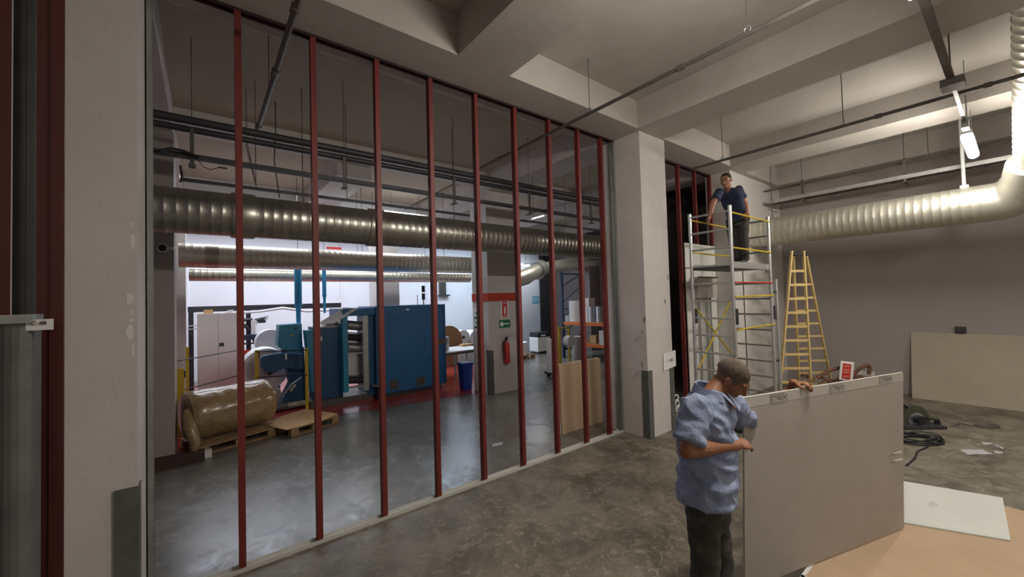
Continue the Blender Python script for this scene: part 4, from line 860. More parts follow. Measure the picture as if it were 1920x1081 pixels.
MB().bb(at(452, 638, y=12.2), at(492, 625, y=12.35)).build('carriage', M['navy'], HB); MB().bb(at(455, 646, y=12.2), at(492, 640, y=12.35)).build('carriage_foot', M['black'], HB)
MB().tube([at(430, 588, y=yy), at(490, 583, y=yy), at(530, 577, y=yy), at(575, 583, y=yy), at(640, 580, y=yy)], 0.035, 8).build('white_rail', M['white'], HB)
MB().bar(at(496, 601, y=yy - 0.1), at(503, 592, y=yy - 0.1), 0.04, 0.04).build('stop_arm', M['white'], HB); MB().bar(at(484, 603, y=yy - 0.1), at(498, 602, y=yy - 0.1), 0.07, 0.07).build('stop_arm', M['dark'], HB)
for py in (612, 618): MB().bb(at(350, py, y=12.1), at(374, py - 3, y=12.2)).build('shelf_blade', M['white'], HB)
MB().bb(at(452, 690, y=12.3), at(470, 655, y=12.4)).build('red_part', M['signred'], HB)
for py in (626, 634): MB().tube([at(495, py, y=12.3), at(525, py - 1, y=12.3)], 0.012, 6).build('rail', M['pipe'], HB)
# ------------------------------------------------------------------ table corner with rolls, bin
tb = T('work_table', 'pale work table with grey legs right of the big blue cabinet', 'table', (6.0, 10.6, 0))
tz = 0.75; tq = [at(832, 652, z=tz), at(855, 659, z=tz), at(892, 654, z=tz), at(892, 645, z=tz), at(832, 646, z=tz)]
tx0, ty0 = tq[1].x, tq[1].y
MB().bb((tx0 - 0.35, ty0 + 0.1, tz - 0.03), (tx0 + 1.0, ty0 + 1.1, tz)).build('table_top', M['white'], tb)
MB().bb((tx0 - 0.31, ty0 + 0.12, tz - 0.09), (tx0 + 0.96, ty0 + 0.15, tz - 0.03)).build('apron', M['pipe'], tb)
for dx, dy in ((-0.3, 0.15), (0.05, 0.15), (0.95, 0.15), (-0.3, 1.05), (0.95, 1.05)): MB().bb((tx0 + dx - 0.02, ty0 + dy - 0.02, 0), (tx0 + dx + 0.02, ty0 + dy + 0.02, tz - 0.03)).build('leg', M['galv'], tb)
c = at(843, 655, z=tz); one('upright_roll', MB().lathe((tx0 - 0.16, ty0 + 0.35, tz), (0, 0, 1), [(0, 0.13), (0.38, 0.13)], 24), M['alu'], 'shiny upright roll of film on the work table', 'roll', smooth=True)
c = at(883, 650, z=tz); one('parcel', MB().bb((c.x - 0.12, c.y + 0.25, tz), (c.x + 0.25, c.y + 0.45, tz + 0.06)), M['card'], 'flat brown parcel at right end of the work table', 'box')
c = at(843, 625, y=11.4); t = T('wooden_disc', 'large round brown wooden disc standing behind the upright film roll', 'disc', (c.x, 11.5, 0))
MB().lathe((c.x, 11.45, c.z - 0.25), (0, 1, 0), [(0, 0.50), (0.04, 0.50)], 40).build('disc', M['pallet'], t); MB().bb((c.x - 0.3, 11.44, 0), (c.x + 0.3, 11.52, c.z - 0.7)).build('stand', M['pallet'], t)
for i, (px, lab) in enumerate(((869, 'white paper roll facing front beyond the work table, left of the pair'), (893, 'white paper roll beyond the work table, partly behind the pillar'))):
    c = at(px, 632, y=11.9); t = T('paper_roll', lab, 'paper roll', (c.x, 12.0, 0.4), 'paper rolls beyond the work table')
    MB().lathe((c.x, 11.9, c.z), (0, 1, 0), [(0, 0.04), (0, 0.25), (0.5, 0.25)], 36).build('roll', M['paper'], t, smooth=True); MB().cyl((c.x, 11.88, c.z), (c.x, 11.95, c.z), 0.05, n=12).build('core', M['black'], t)
    if i == 0: one('roll_bench', MB().bb((c.x - 0.3, 11.85, 0), (c.x + 1.0, 12.5, c.z - 0.252)), M['farwall'], 'white bench carrying the two paper rolls', 'bench')
bp = at(877, 732, z=0); bx, by = bp.x + 0.04, bp.y + 0.15
t = T('waste_bin', 'dark blue plastic waste bin at the foot of the extinguisher pillar', 'bin', (bx, by, 0))
rs = []
for z, s in ((0, 0.105), (0.58, 0.135), (0.60, 0.15), (0.64, 0.15)):
    rs.append([Vector((bx + a * s, by + b_ * s, z)) for a, b_ in ((-1, -1), (1, -1), (1, 1), (-1, 1))])
MB().rings(rs).build('bin_body', M['bin'], t, bevel=0.01); MB().bb((bx - 0.12, by - 0.12, 0.641), (bx + 0.12, by + 0.12, 0.645)).build('liner', M['black'], t)
c = at(832, 548, y=13.5); t = T('wall_radiator', 'grey ribbed unit high on the far white wall', 'wall unit', (c.x, 14.7, 2.0))
y_ = 14.72; a = at(824, 528, y=y_); b2_ = at(838, 552, y=y_)
for k in range(6): MB().bb((a.x + (b2_.x - a.x) * k / 6, y_, b2_.z), (a.x + (b2_.x - a.x) * (k + 0.5) / 6, 14.8, a.z)).build('fin', M['pipe'], t)
MB().bb((a.x - 0.05, y_ - 0.1, b2_.z - 0.06), (b2_.x + 0.1, 14.8, b2_.z)).build('shelf', M['dark'], t)
t, a, b_ = sign('wall_sign', (998, 555), (1011, 568), 12.99, 'cyan', 'light blue sign on the white wall near the store')
for k in (0.3, 0.62): MB().bb((a.x + 0.04, 12.985, b_.z + (a.z - b_.z) * k), (b_.x - 0.04, 12.99, b_.z + (a.z - b_.z) * (k + 0.13))).build('print_line', M['white'], t)
t, a, b_ = sign('wall_sign', (612, 462), (640, 468), 11.0, 'signred', 'orange red sign high above the bright duct')

# ------------------------------------------------------------------ store: rack, rolls, printer, cart
RK = T('pallet_rack', 'pallet rack with orange beams and dark blue end frame in the store', 'rack', (10.5, 9.0, 0))
ya, yb = 9.95, 7.6; xf, xr = 10.0, 11.0
for xx in (xf, xr):
    for yq in (ya, yb): MB().bb((xx - 0.04, yq - 0.04, 0), (xx + 0.04, yq + 0.04, 3.0)).build('upright', M['navy'], RK)
for k in range(5): MB().bar((xf, ya, 0.3 + k * 0.55), (xr, ya, 0.85 + k * 0.55 if k < 4 else 2.95), 0.03, 0.03).build('brace', M['navy'], RK)
for z in (2.95, 1.7, 0.3): MB().bar((xf, ya, z), (xr, ya, z), 0.04, 0.05).build('brace', M['navy'], RK)
for z in (1.21, 0.52):
    for xx in (xf - 0.02, xr): MB().bb((xx, yb, z - 0.05), (xx + 0.04, ya, z + 0.05)).build('beam', M['orange'], RK)
    for k in range(4): MB().bb((xf, yb + 0.1 + k * 0.56, z + 0.02), (xr, yb + 0.6 + k * 0.56, z + 0.05)).build('shelf_board', M['pallet'], RK)
def rackthing(name, px, w, z0, h, m, label, cat, rnd=True, dx=0.35):
    p = at(px, 590, x=xf + dx); mb = MB()
    if rnd: mb.lathe((p.x, p.y, z0), (0, 0, 1), [(0, w), (h, w)], 20)
    else: mb.bb((p.x - w, p.y - w, z0), (p.x + w, p.y + w, z0 + h))
    return one(name, mb, M[m], label, cat, 'goods on the upper rack shelf', smooth=rnd)
rackthing('upright_roll', 1078, 0.20, 1.262, 0.72, 'paper', 'tall white roll upright on the rack shelf', 'roll')
rackthing('upright_roll', 1066, 0.11, 1.262, 0.2, 'paperside', 'small round roll left of the tall white roll on the rack', 'roll')
rackthing('upright_roll', 1102, 0.12, 1.262, 0.5, 'paper', 'white roll on rack shelf, right of the tall one', 'roll')
rackthing('upright_roll', 1111, 0.13, 1.262, 0.5, 'steel', 'bluish film wrapped roll on the rack shelf', 'roll', dx=0.3)
rackthing('upright_roll', 1125, 0.13, 1.262, 0.52, 'steel', 'shiny film roll at the right end of the rack shelf', 'roll', dx=0.3)
rackthing('carton', 1104, 0.16, 1.262, 0.8, 'cream', 'tall pale carton standing behind the film rolls', 'box', rnd=False, dx=0.75)
rackthing('carton', 1115, 0.13, 0.572, 0.25, 'card', 'brown carton with white label on lower rack shelf', 'box', rnd=False)
rackthing('carton', 1132, 0.12, 0.572, 0.45, 'wall', 'grey carton at the right of the lower rack shelf', 'box', rnd=False, dx=0.1)
# printer stand
c = at(1022, 662, z=0); t = T('copier', 'white office copier with dark top beside the dark wall', 'copier', c)
MB().bb(c + Vector((-0.35, 0, 0.08)), c + Vector((0.30, 0.5, 0.62))).build('body', M['white'], t, bevel=0.02); MB().bb(c + Vector((-0.33, 0.0, 0.62)), c + Vector((0.30, 0.5, 0.80))).build('scanner', M['black'], t, bevel=0.02)
MB().bb(c + Vector((-0.2, -0.01, 0.66)), c + Vector((0.05, 0.1, 0.72))).build('paper_tray', M['paper'], t); MB().bb(c + Vector((-0.3, 0.03, 0.0)), c + Vector((0.26, 0.46, 0.08))).build('base', M['dark'], t)
# roll on small pallet
c = at(990, 672, z=0); pallet('pallet', c + Vector((-0.1, 0.35, 0)), 0.8, 0.8, 0.1, 'dark pallet under the short white roll near the copier')
one('paper_roll', MB().lathe(c + Vector((-0.15, 0.35, 0.131)), (0, 0, 1), [(0, 0.33), (0.44, 0.33)], 32), M['paper'], 'short white roll standing on a pallet near the copier', 'paper roll', smooth=True)
c = at(985, 652, z=0); mb = MB(); mb.ball(c + Vector((0.1, 0.9, 0.32)), (0.42, 0.4, 0.34), 16); mb.ball(c + Vector((0.25, 0.9, 0.62)), (0.30, 0.3, 0.28), 16)
for v_ in mb.b.verts: v_.co += Vector((0, 0, 1)) * 0 + v_.co.normalized() * 0.0 + Vector((noise.noise(v_.co * 6), noise.noise(v_.co * 6 + Vector((9, 0, 0))), noise.noise(v_.co * 7))) * 0.06; v_.co.z = max(v_.co.z, 0.002)
one('wrapped_bale', mb, M['steel'], 'crumpled grey film-wrapped bale behind the short white roll', 'bale', smooth=True)
# yellow pallet truck with rolls
c = at(1055, 700, z=0); cy = 7.4; xl = at(1045, 640, y=cy).x; xr_ = at(1100, 640, y=cy).x
t = T('hand_cart', 'yellow hand truck with upright handle behind the tan boards', 'cart', ((xl + xr_) / 2, cy, 0))
cx = at(1049, 640, y=cy).x; MB().bb((cx - 0.03, cy - 0.03, 0.1), (cx + 0.03, cy + 0.03, 1.35)).build('mast', M['yellow'], t)
cx2 = at(1078, 640, y=cy).x; MB().bb((cx2 - 0.02, cy + 0.2, 0.1), (cx2 + 0.02, cy + 0.24, 1.3)).build('mast', M['yellow'], t)
MB().bb((cx - 0.1, cy - 0.2, 0.09), (cx2 + 0.5, cy + 0.5, 0.16)).build('deck', M['dark'], t); MB().bar((cx, cy, 1.3), (cx2, cy + 0.22, 1.3), 0.04, 0.04).build('handle', M['yellow'], t)
for a_, b__ in ((cx, cy - 0.15), (cx, cy + 0.45), (cx2 + 0.4, cy - 0.15), (cx2 + 0.4, cy + 0.45)): MB().cyl((a_, b__ - 0.02, 0.055), (a_, b__ + 0.02, 0.055), 0.055, n=14).build('wheel', M['black'], t)
cc_ = at(1060, 642, y=cy + 0.1); one('label_roll', MB().lathe((cx + 0.175, cy - 0.26, 0.98), (0, 1, 0), [(0, 0.03), (0, 0.14), (0.18, 0.14)], 24), M['paper'], 'white roll seen end-on hanging on the hand truck', 'roll', smooth=True)
one('upright_roll', MB().lathe((at(1085, 650, y=cy + 0.2).x, cy + 0.2, 0.161), (0, 0, 1), [(0, 0.18), (0.86, 0.18)], 28), M['paperside'], 'tall beige roll standing on the hand truck deck', 'roll', smooth=True)
one('carton', MB().bb((cx - 0.14, cy + 0.1, 0.161), (cx + 0.02, cy + 0.35, 1.02)), M['cream'], 'narrow cream carton on the hand truck beside the mast', 'box')

# ------------------------------------------------------------------ people
def remesh(mb, name, m, parent, voxel, smooth_it=2, wr=None, off=None):
    me = bpy.data.meshes.new(name); bmesh.ops.recalc_face_normals(mb.b, faces=mb.b.faces[:]); mb.b.to_mesh(me); mb.b.free()
    o = bpy.data.objects.new(name, me); COL.objects.link(o)
    r = o.modifiers.new('r', 'REMESH'); r.mode = 'VOXEL'; r.voxel_size = voxel
    s_ = o.modifiers.new('s', 'SMOOTH'); s_.iterations = smooth_it; s_.factor = 0.5
    dg = bpy.context.evaluated_depsgraph_get(); dg.update(); me2 = bpy.data.meshes.new_from_object(o.evaluated_get(dg)); bpy.data.objects.remove(o)
    me2.name = name; of = woff(parent) if off is None else Vector(off)
    if wr:
        ns = [v_.normal.copy() for v_ in me2.vertices]
        for v_, n_ in zip(me2.vertices, ns): v_.co += n_ * wr(v_.co)
    for v_ in me2.vertices: v_.co -= of
    me2.materials.clear()
    ob = link(name, me2, m, parent, True); 
    return ob
def cap_(mb, a, b_, r1, r2, n=12):
    a = Vector(a); b_ = Vector(b_); d = (b_ - a); L = d.length
    if L < 1e-5: return mb.ball(a, r1, n)
    d.normalize(); prof = []
    for k in range(1, 5): t = math.pi / 2 * (1 - k / 5); prof.append((-r1 * math.sin(t), r1 * math.cos(t)))
    prof.append((0, r1)); prof.append((L, r2))
    for k in range(1, 5): t = math.pi / 2 * k / 5; prof.append((L + r2 * math.sin(t), r2 * math.cos(t)))
    return mb.lathe(a, d, prof, n)
def loft(mb, rows, n=20):
    rs = []
    for c, u, v_ in rows:
        c = Vector(c); rs.append([c + Vector(u) * math.cos(2 * math.pi * i / n) + Vector(v_) * math.sin(2 * math.pi * i / n) for i in range(n)])
    return mb.rings(rs)
def hand(mb, wrist, palmdir, fdir, side, s=1.0, curl=0.5, spread=0.02, thumb=1):
    """palm from wrist along palmdir; palmar normal fdir (fingers curl towards it); side = direction of the thumb"""
    w = Vector(wrist); p = Vector(palmdir).normalized(); q = (Vector(fdir) - p * Vector(fdir).dot(p)).normalized(); t = p.cross(q).normalized()
    if t.dot(Vector(side)) < 0: t = -t
    k0 = w + p * 0.085 * s
    R = Matrix((t, q, p)).transposed()
    mb.ball(w + p * 0.05 * s, (0.040 * s, 0.016 * s, 0.052 * s), 12, R)
    for i, (L, o_) in enumerate(((0.070, 0.030), (0.080, 0.010), (0.074, -0.011), (0.058, -0.030))):
        b0 = k0 + t * o_ * s - p * (0.008 * abs(i - 1)) * s; ang = curl * (0.8 + 0.12 * i); d = p + t * (spread * (1.5 - i)); prev = b0
        cap_(mb, w + p * 0.03 * s + t * o_ * 0.7 * s, b0, 0.0125 * s, 0.0105 * s, 8)
        for j, fr in enumerate((0.45, 0.32, 0.23)):
            a = ang * (j + 0.6); dd = (d * math.cos(a) + q * math.sin(a)).normalized(); nx = prev + dd * L * fr * s
            cap_(mb, prev, nx, (0.0098 - 0.001 * j) * s, (0.0092 - 0.0012 * j) * s, 8); prev = nx
    b0 = w + p * 0.022 * s + t * 0.026 * s; a1 = b0 + (p * 0.6 + t * 0.7 + q * 0.25).normalized() * 0.04 * s; a2 = a1 + (p * 0.85 + t * 0.35 + q * 0.4).normalized() * 0.03 * s; a3 = a2 + (p * 0.8 + q * 0.6).normalized() * 0.024 * s
    cap_(mb, b0, a1, 0.015 * s, 0.012 * s, 8); cap_(mb, a1, a2, 0.0115 * s, 0.0105 * s, 8); cap_(mb, a2, a3, 0.0105 * s, 0.009 * s, 8)
def headprims(mb, c, f_, up, s=1.0):
    """c = centre of the skull, f_ = face direction, up = crown direction"""
    f_ = Vector(f_).normalized(); up = (Vector(up) - f_ * Vector(up).dot(f_)).normalized(); l = up.cross(f_)
    R = Matrix((l, f_, up)).transposed(); c = Vector(c)
    def P(a, b_, d): return c + (l * a + f_ * b_ + up * d) * s
    mb.ball(P(0, -0.012, 0.030), (0.076 * s, 0.098 * s, 0.088 * s), 20, R)
    mb.ball(P(0, 0.022, -0.028), (0.062 * s, 0.070 * s, 0.080 * s), 18, R)
    mb.ball(P(0, 0.045, -0.085), (0.036 * s, 0.036 * s, 0.026 * s), 14, R)          # chin
    for s_ in (-1, 1):
        mb.ball(P(s_ * 0.046, 0.040, -0.022), (0.022 * s, 0.030 * s, 0.022 * s), 12, R)  # cheek
        cap_(mb, P(s_ * 0.050, 0.072, 0.030), P(s_ * 0.014, 0.086, 0.028), 0.010 * s, 0.010 * s, 8)   # brow
        mb.ball(P(s_ * 0.079, -0.010, -0.006), (0.008 * s, 0.020 * s, 0.032 * s), 12, R)    # ear
        mb.ball(P(s_ * 0.083, -0.020, 0.000), (0.010 * s, 0.010 * s, 0.026 * s), 10, R)
        cap_(mb, P(s_ * 0.012, 0.094, -0.030), P(s_ * 0.006, 0.092, -0.030), 0.010 * s, 0.009 * s, 8)  # nostril wing
    cap_(mb, P(0, 0.084, 0.020), P(0, 0.108, -0.024), 0.009 * s, 0.013 * s, 10)      # nose
    cap_(mb, P(-0.020, 0.082, -0.056), P(0.020, 0.082, -0.056), 0.0085 * s, 0.0085 * s, 8)  # lips
    cap_(mb, P(-0.016, 0.080, -0.066), P(0.016, 0.080, -0.066), 0.0085 * s, 0.0085 * s, 8)
    return P, R
def eyes(P, R, parent, s=1.0, hm='hairdark'):
    for s_ in (-1, 1):
        e_ = MB().ball(P(s_ * 0.031, 0.0735, 0.006), 0.0095 * s, 10).build('eye', M['eye'], parent, True)
        MB().ball(P(s_ * 0.031, 0.0795, 0.005), 0.0055 * s, 8).build('pupil', M['black'], e_, True)
        cap_(m_ := MB(), P(s_ * 0.048, 0.086, 0.036), P(s_ * 0.014, 0.096, 0.033), 0.003 * s, 0.0035 * s, 6); m_.build('eyebrow', M[hm], parent, True)

def near_worker():
    # the older worker: joints by image position and camera depth
    D0 = 2.32
    J = lambda px, py, d: at(px, py, d=d)
    feetc = J(1335, 1238, 2.3)
    root_off = Vector((feetc.x, feetc.y, 0))
    V = pxdir(1340, 545); V.z = 0; V.normalize(); Rv = Vector((V.y, -V.x, 0))      # away, image right
    F = (Rv * 0.97 - V * 0.24).normalized(); Lf = Vector((0, 0, 1)).cross(F)       # facing, his left
    head = J(1372, 711, 2.36); neck = J(1331, 736, 2.34); 
    shR = J(1306, 766, 2.17); shL = J(1374, 758, 2.49); 
    elR = J(1288, 844, 2.09); wrR = J(1383, 834, 2.25)
    elL = J(1404, 800, 2.90); wrL = J(1482, 729, 3.02)
    hipc = J(1326, 945, 2.34)
    mb = MB()
    hd_f = (F * 0.74 + Vector((0, 0, -0.60)) + V * 0.06).normalized(); hd_u = (Vector((0, 0, 1)) * 0.78 + F * 0.60)
    P, R = headprims(mb, head, hd_f, hd_u, 0.93)
    cap_(mb, neck + Vector((0, 0, -0.03)), head - hd_u.normalized() * 0.05 - hd_f * 0.03, 0.062, 0.056)
    loft(mb, [(hipc + Vector((0, 0, -0.04)), F * 0.085, Lf * 0.13), (hipc.lerp(neck, 0.3), F * 0.105, Lf * 0.145), (hipc.lerp(neck, 0.65), F * 0.11, Lf * 0.16), (hipc.lerp(neck, 0.88), F * 0.09, Lf * 0.16), (neck + Vector((0, 0, 0.0)), F * 0.06, Lf * 0.07)])
    cap_(mb, shR, elR, 0.052, 0.043); cap_(mb, elR, wrR, 0.043, 0.029); cap_(mb, elR + (wrR - elR) * 0.15, elR + (wrR - elR) * 0.4, 0.044, 0.042)
    cap_(mb, shL, elL, 0.050, 0.042); cap_(mb, elL, wrL, 0.042, 0.028)
    fR = J(1316, 1225, 2.26); fL = J(1350, 1225, 2.38); fR.z = fL.z = 0.09
    kR = J(1322, 1085, 2.24); kL = J(1352, 1085, 2.36); hR = hipc - Lf * 0.085 + Vector((0, 0, -0.05)); hL = hipc + Lf * 0.085 + Vector((0, 0, -0.05))
    cap_(mb, hR, kR, 0.066, 0.050); cap_(mb, kR, fR, 0.050, 0.036); cap_(mb, hL, kL, 0.066, 0.050); cap_(mb, kL, fL, 0.054, 0.036)
    for p in (fR, fL): cap_(mb, p + Vector((0, 0, -0.04)), p + F * 0.16 + Vector((0, 0, -0.055)), 0.035, 0.028)
    hand(mb, wrR + (wrR - elR).normalized() * 0.012, (wrR - elR).normalized() + V * 0.35 + Vector((0, 0, -0.04)), V * 0.5 + Vector((0, 0, -0.45)), Vector((0, 0, 1)), 1.05, 0.38)
    # left hand hooked over the top edge of the board
    al = along; grip = onb(1511, 733); topz = bl1.lerp(br1, (grip - bl1).dot(al) / (br1 - bl1).length).z
    hw = Vector((grip.x, grip.y, topz)) - nrm * 0.075 - al * 0.02 + Vector((0, 0, 0.030)); cap_(mb, wrL, hw, 0.028, 0.026)
    hand(mb, hw, nrm * 0.95 + al * 0.35 + Vector((0, 0, 0.0)), Vector((0, 0, -1)), al * -1, 0.95, 0.95)
    body = remesh(mb, 'person', M['skin'], None, 0.0055, 3, off=root_off)
    body.location = root_off
    tag(body, 'older man in a pale blue shirt, head bowed, holding the upright grey board', 'person')
    # hair
    mb = MB(); c = Vector(head); mb.ball(P(0, -0.020, 0.038), (0.0765, 0.0955, 0.0855), 20, R); h_ = remesh(mb, 'hair', M['hair'], body, 0.005, 1)
    bm = bmesh.new(); bm.from_mesh(h_.data); ofs = woff(body)
    fc = P(0, 0.030, -0.03) - ofs; axf = (R @ Vector((0, 1, -0.55))).normalized(); axd_ = (R @ Vector((0, -0.25, -1))).normalized()
    bmesh.ops.delete(bm, geom=[v_ for v_ in bm.verts if (v_.co - (P(0, 0.058, 0.0) - ofs)).dot(axf) > 0 or (v_.co - (P(0, 0, -0.012) - ofs)).dot(axd_) > 0], context='VERTS'); bm.to_mesh(h_.data); bm.free()
    for v_ in h_.data.vertices: pass
    eyes(P, R, body, 0.93, 'hair')
    # shirt
    mb = MB(); hem = J(1324, 922, 2.34)
    ax = lambda px, py: J(px, py, 2.35)
    rows = [(hem + Vector((0, 0, -0.03)), F * 0.160, Lf * 0.185), (ax(1325, 900), F * 0.165, Lf * 0.195), (ax(1325, 870), F * 0.158, Lf * 0.185), (ax(1326, 820), F * 0.152, Lf * 0.185), (ax(1326, 785), F * 0.148, Lf * 0.195), (ax(1325, 760), F * 0.128, Lf * 0.195), (ax(1326, 742), F * 0.100, Lf * 0.15), (neck + Vector((0, 0, 0.015)), F * 0.066, Lf * 0.075)]
    loft(mb, rows, 28)
    def sleeve(a, b_, t, r0, r1):
        e_ = a.lerp(b_, t); mb.ball(a, r0, 14); mb.cyl(a, e_, r0, r1, 20)
    sleeve(shR, elR, 0.80, 0.082, 0.080); sleeve(shL, elL, 0.60, 0.076, 0.080)
    def wr(co):
        p = co - root_off; a = noise.noise(Vector((p.x * 7, p.y * 7, p.z * 13))); b2 = noise.noise(Vector((p.x * 15 + p.z * 9, p.y * 15, p.z * 22 + 3))); c_ = 1 - abs(noise.noise(Vector((p.x * 9 + p.z * 8, p.y * 9 - p.z * 5, p.z * 8 + 7)))) * 2
        return a * 0.014 + b2 * 0.010 + c_ * 0.017 - 0.008
    sh_ = remesh(mb, 'shirt', M['shirt'], body, 0.008, 3, wr)
    # open neck: dark placket and collar
    ft = neck + F * 0.085
    col_ = MB(); n = 18; rs = []
    up_ = Vector((0, 0, 1))
    ctr = neck + Vector((0, 0, 0.012)) + F * 0.01
    for k, (hh, rr) in enumerate(((-0.015, 0.095), (0.045, 0.080), (0.05, 0.088), (0.0, 0.108))):
        ring = []
        for i in range(n):
            a = math.radians(-140 + 280 * i / (n - 1)); dv = (-F * math.cos(a) + Lf * math.sin(a)); dz = -0.045 * (1 - math.cos(a)) / 2
            ring.append(ctr + dv * rr * (1.0 if abs(a) < 2 else 1.05) + up_ * (hh + dz))
        rs.append(ring)
    vs = [p for r_ in rs for p in r_]; fs = []
    for k in range(3):
        for i in range(n - 1): fs.append((k * n + i, k * n + i + 1, (k + 1) * n + i + 1, (k + 1) * n + i))
    col_.add(vs, fs).build('collar', M['shirt'], sh_, True)
    fr = lambda t, o_: hem.lerp(neck, t) + F * o_
    MB().prism([fr(1.0, 0.066) - Lf * 0.035, fr(1.0, 0.066) + Lf * 0.035, fr(0.86, 0.139)], F * 0.010).build('neck_opening', M['skin'], sh_)
    for sd in (-1, 1): MB().prism([fr(1.02, 0.07) + Lf * sd * 0.05, fr(0.98, 0.10) + Lf * sd * 0.018, fr(0.86, 0.150) + Lf * sd * 0.004, fr(0.90, 0.150) + Lf * sd * 0.045], F * 0.006).build('collar_tip', M['shirt'], sh_)
    # trousers
    mb = MB()
    loft(mb, [(hipc + Vector((0, 0, 0.10)), F * 0.12, Lf * 0.16), (hipc + Vector((0, 0, -0.04)), F * 0.118, Lf * 0.165), (hipc + Vector((0, 0, -0.12)), F * 0.108, Lf * 0.16)])
    for h0, k0, f0 in ((hR, kR, fR), (hL, kL, fL)):
        mb.cyl(h0 + Vector((0, 0, 0.02)), k0, 0.088, 0.074, 20); mb.ball(k0, 0.074, 12); mb.cyl(k0, f0 + Vector((0, 0, -0.02)), 0.074, 0.064, 20)
    def wr2(co):
        p = co - root_off; return noise.noise(Vector((p.x * 9, p.y * 9, p.z * 14))) * 0.012 + noise.noise(Vector((p.x * 20, p.y * 20, p.z * 30))) * 0.005
    remesh(mb, 'trousers', M['trousers'], body, 0.009, 3, wr2)
    for p in (fR, fL):
        mb = MB(); q = Vector((p.x, p.y, 0.045)); loft(mb, [(q - F * 0.06 + Vector((0, 0, -0.043)), F * 0.04, Lf * 0.03)] * 1 + [(q + F * 0.05 + Vector((0, 0, z - 0.045)), F * (0.135 - z * 0.5), Lf * (0.05 - z * 0.15)) for z in (0.002, 0.03, 0.06, 0.09)]); mb.build('shoe', M['shoe'], body, True)
    return body
near_worker()

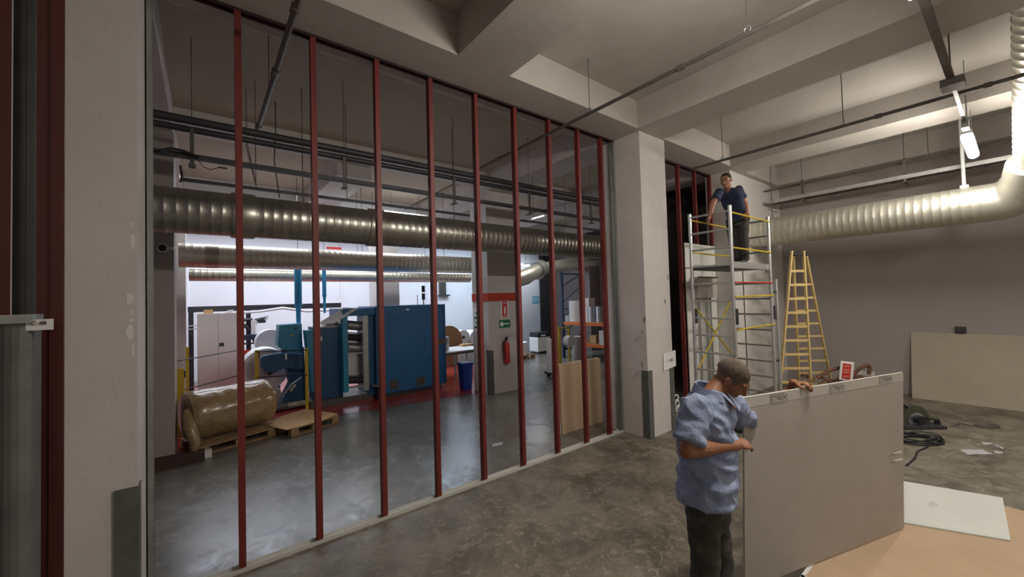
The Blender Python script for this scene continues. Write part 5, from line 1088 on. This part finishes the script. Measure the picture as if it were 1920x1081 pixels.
def far_worker():
    J = lambda px, py, d: at(px, py, d=d)
    zd = 2.545
    ft = J(1388, 484, 6.72); root_off = Vector((ft.x, ft.y + 0.0, zd))
    V = pxdir(1372, 400); V.z = 0; V.normalize(); Rv = Vector((V.y, -V.x, 0))
    F = (-V * 0.93 - Rv * 0.36).normalized(); Lf = Vector((0, 0, 1)).cross(F)     # faces the camera, his left = image right
    k = 1.0
    head = J(1361, 339, 6.33); neck = J(1366, 353, 6.42)
    shR = J(1348, 361, 6.38); shL = J(1385, 356, 6.50)
    wrR = Vector((6.375, 2.98, 3.40)); wrR = J(1331, 405, 6.25); elR = J(1336, 383, 6.28); 
    elL = J(1397, 380, 6.55); wrL = J(1401, 398, 6.48)
    hip = J(1383, 410, 6.70)
    mb = MB()
    P, R = headprims(mb, head, F * 0.95 + Vector((0, 0, -0.30)), Vector((0, 0, 1)), 0.98)
    cap_(mb, neck + Vector((0, 0, -0.03)), head - F * 0.03 - Vector((0, 0, 0.04)), 0.060, 0.055)
    fw = F
    loft(mb, [(hip + Vector((0, 0, -0.04)), F * 0.08, Lf * 0.125), (hip.lerp(neck, 0.4), F * 0.095, Lf * 0.135), (hip.lerp(neck, 0.75), F * 0.10, Lf * 0.16), (hip.lerp(neck, 0.93), F * 0.08, Lf * 0.15), (neck, F * 0.06, Lf * 0.07)])
    cap_(mb, shR, elR, 0.052, 0.043); cap_(mb, elR, wrR, 0.043, 0.029); cap_(mb, shL, elL, 0.052, 0.043); cap_(mb, elL, wrL, 0.043, 0.029)
    fR = root_off + Vector((0, 0, 0.085)) - Lf * 0.07 ; fL = root_off + Vector((0, 0, 0.085)) + Lf * 0.07
    hR = hip - Lf * 0.09; hL = hip + Lf * 0.09; kR = hR.lerp(fR, 0.5) + F * 0.03; kL = hL.lerp(fL, 0.5) + F * 0.03
    for h0, k0, f0 in ((hR, kR, fR), (hL, kL, fL)):
        cap_(mb, h0, k0, 0.066, 0.050); cap_(mb, k0, f0, 0.052, 0.036); cap_(mb, f0 + Vector((0, 0, -0.04)), f0 + F * 0.15 + Vector((0, 0, -0.052)), 0.032, 0.026)
    hand(mb, wrR, (wrR - elR).normalized() * 0.6 + Vector((0, 0, -0.5)), F * 0.3 + Lf * -0.9, F, 1.0, 0.9)
    hand(mb, wrL, (wrL - elL).normalized() * 0.6 + F * 0.3, Vector((0, 0, -1)) + F * 0.3, -Lf, 1.0, 0.9)
    body = remesh(mb, 'person', M['skin2'], None, 0.0065, 3, off=root_off); body.location = root_off
    tag(body, 'man with short dark hair in a navy tee shirt leaning on the scaffold rails', 'person')
    mb = MB(); mb.ball(P(0, -0.022, 0.040), (0.0785, 0.096, 0.088), 18, R); h_ = remesh(mb, 'hair', M['hairdark'], body, 0.006, 1)
    bm = bmesh.new(); bm.from_mesh(h_.data); ofs = woff(body); axf = (R @ Vector((0, 1, -0.45))).normalized(); axd_ = (R @ Vector((0, -0.2, -1))).normalized()
    bmesh.ops.delete(bm, geom=[v_ for v_ in bm.verts if (v_.co - (P(0, 0.045, 0.03) - ofs)).dot(axf) > 0 or (v_.co - (P(0, 0, 0.0) - ofs)).dot(axd_) > 0], context='VERTS'); bm.to_mesh(h_.data); bm.free()
    eyes(P, R, body, 0.98)
    mb = MB()
    loft(mb, [(hip + Vector((0, 0, -0.06)), F * 0.130, Lf * 0.170), (hip + Vector((0, 0, 0.02)), F * 0.130, Lf * 0.168), (hip.lerp(neck, 0.35), F * 0.115, Lf * 0.155), (hip.lerp(neck, 0.72), F * 0.125, Lf * 0.18), (hip.lerp(neck, 0.9), F * 0.10, Lf * 0.18), (neck + Vector((0, 0, -0.01)), F * 0.072, Lf * 0.085)], 24)
    for a, b_ in ((shR, elR), (shL, elL)): mb.ball(a, 0.072, 12); mb.cyl(a, a.lerp(b_, 0.62), 0.070, 0.068, 18)
    wr = lambda co: noise.noise(Vector((co.x * 8, co.y * 8, co.z * 12))) * 0.010
    te = remesh(mb, 'tee_shirt', M['tee'], body, 0.009, 3, wr)
    mb = MB().lathe(neck + Vector((0, 0, -0.005)), (0, 0, 1), [(0, 0.083), (0.02, 0.078)], 20); mb.build('collar', M['white'], te, True)
    mb = MB(); loft(mb, [(hip + Vector((0, 0, 0.06)), F * 0.11, Lf * 0.155), (hip + Vector((0, 0, -0.08)), F * 0.12, Lf * 0.165), (hip + Vector((0, 0, -0.14)), F * 0.11, Lf * 0.16)])
    for h0, k0, f0 in ((hR, kR, fR), (hL, kL, fL)): mb.cyl(h0, k0, 0.095, 0.076, 18); mb.ball(k0, 0.076, 12); mb.cyl(k0, f0, 0.076, 0.066, 18)
    remesh(mb, 'trousers', M['trousers'], body, 0.010, 3, lambda co: noise.noise(Vector((co.x * 9, co.y * 9, co.z * 14))) * 0.012)
    for p in (fR, fL):
        mb = MB(); q = Vector((p.x, p.y, zd)); loft(mb, [(q + F * 0.05 + Vector((0, 0, z)), F * (0.14 - z * 0.5), Lf * (0.05 - z * 0.15)) for z in (0.002, 0.03, 0.06, 0.09)]); mb.build('shoe', M['shoe'], body, True)
far_worker()
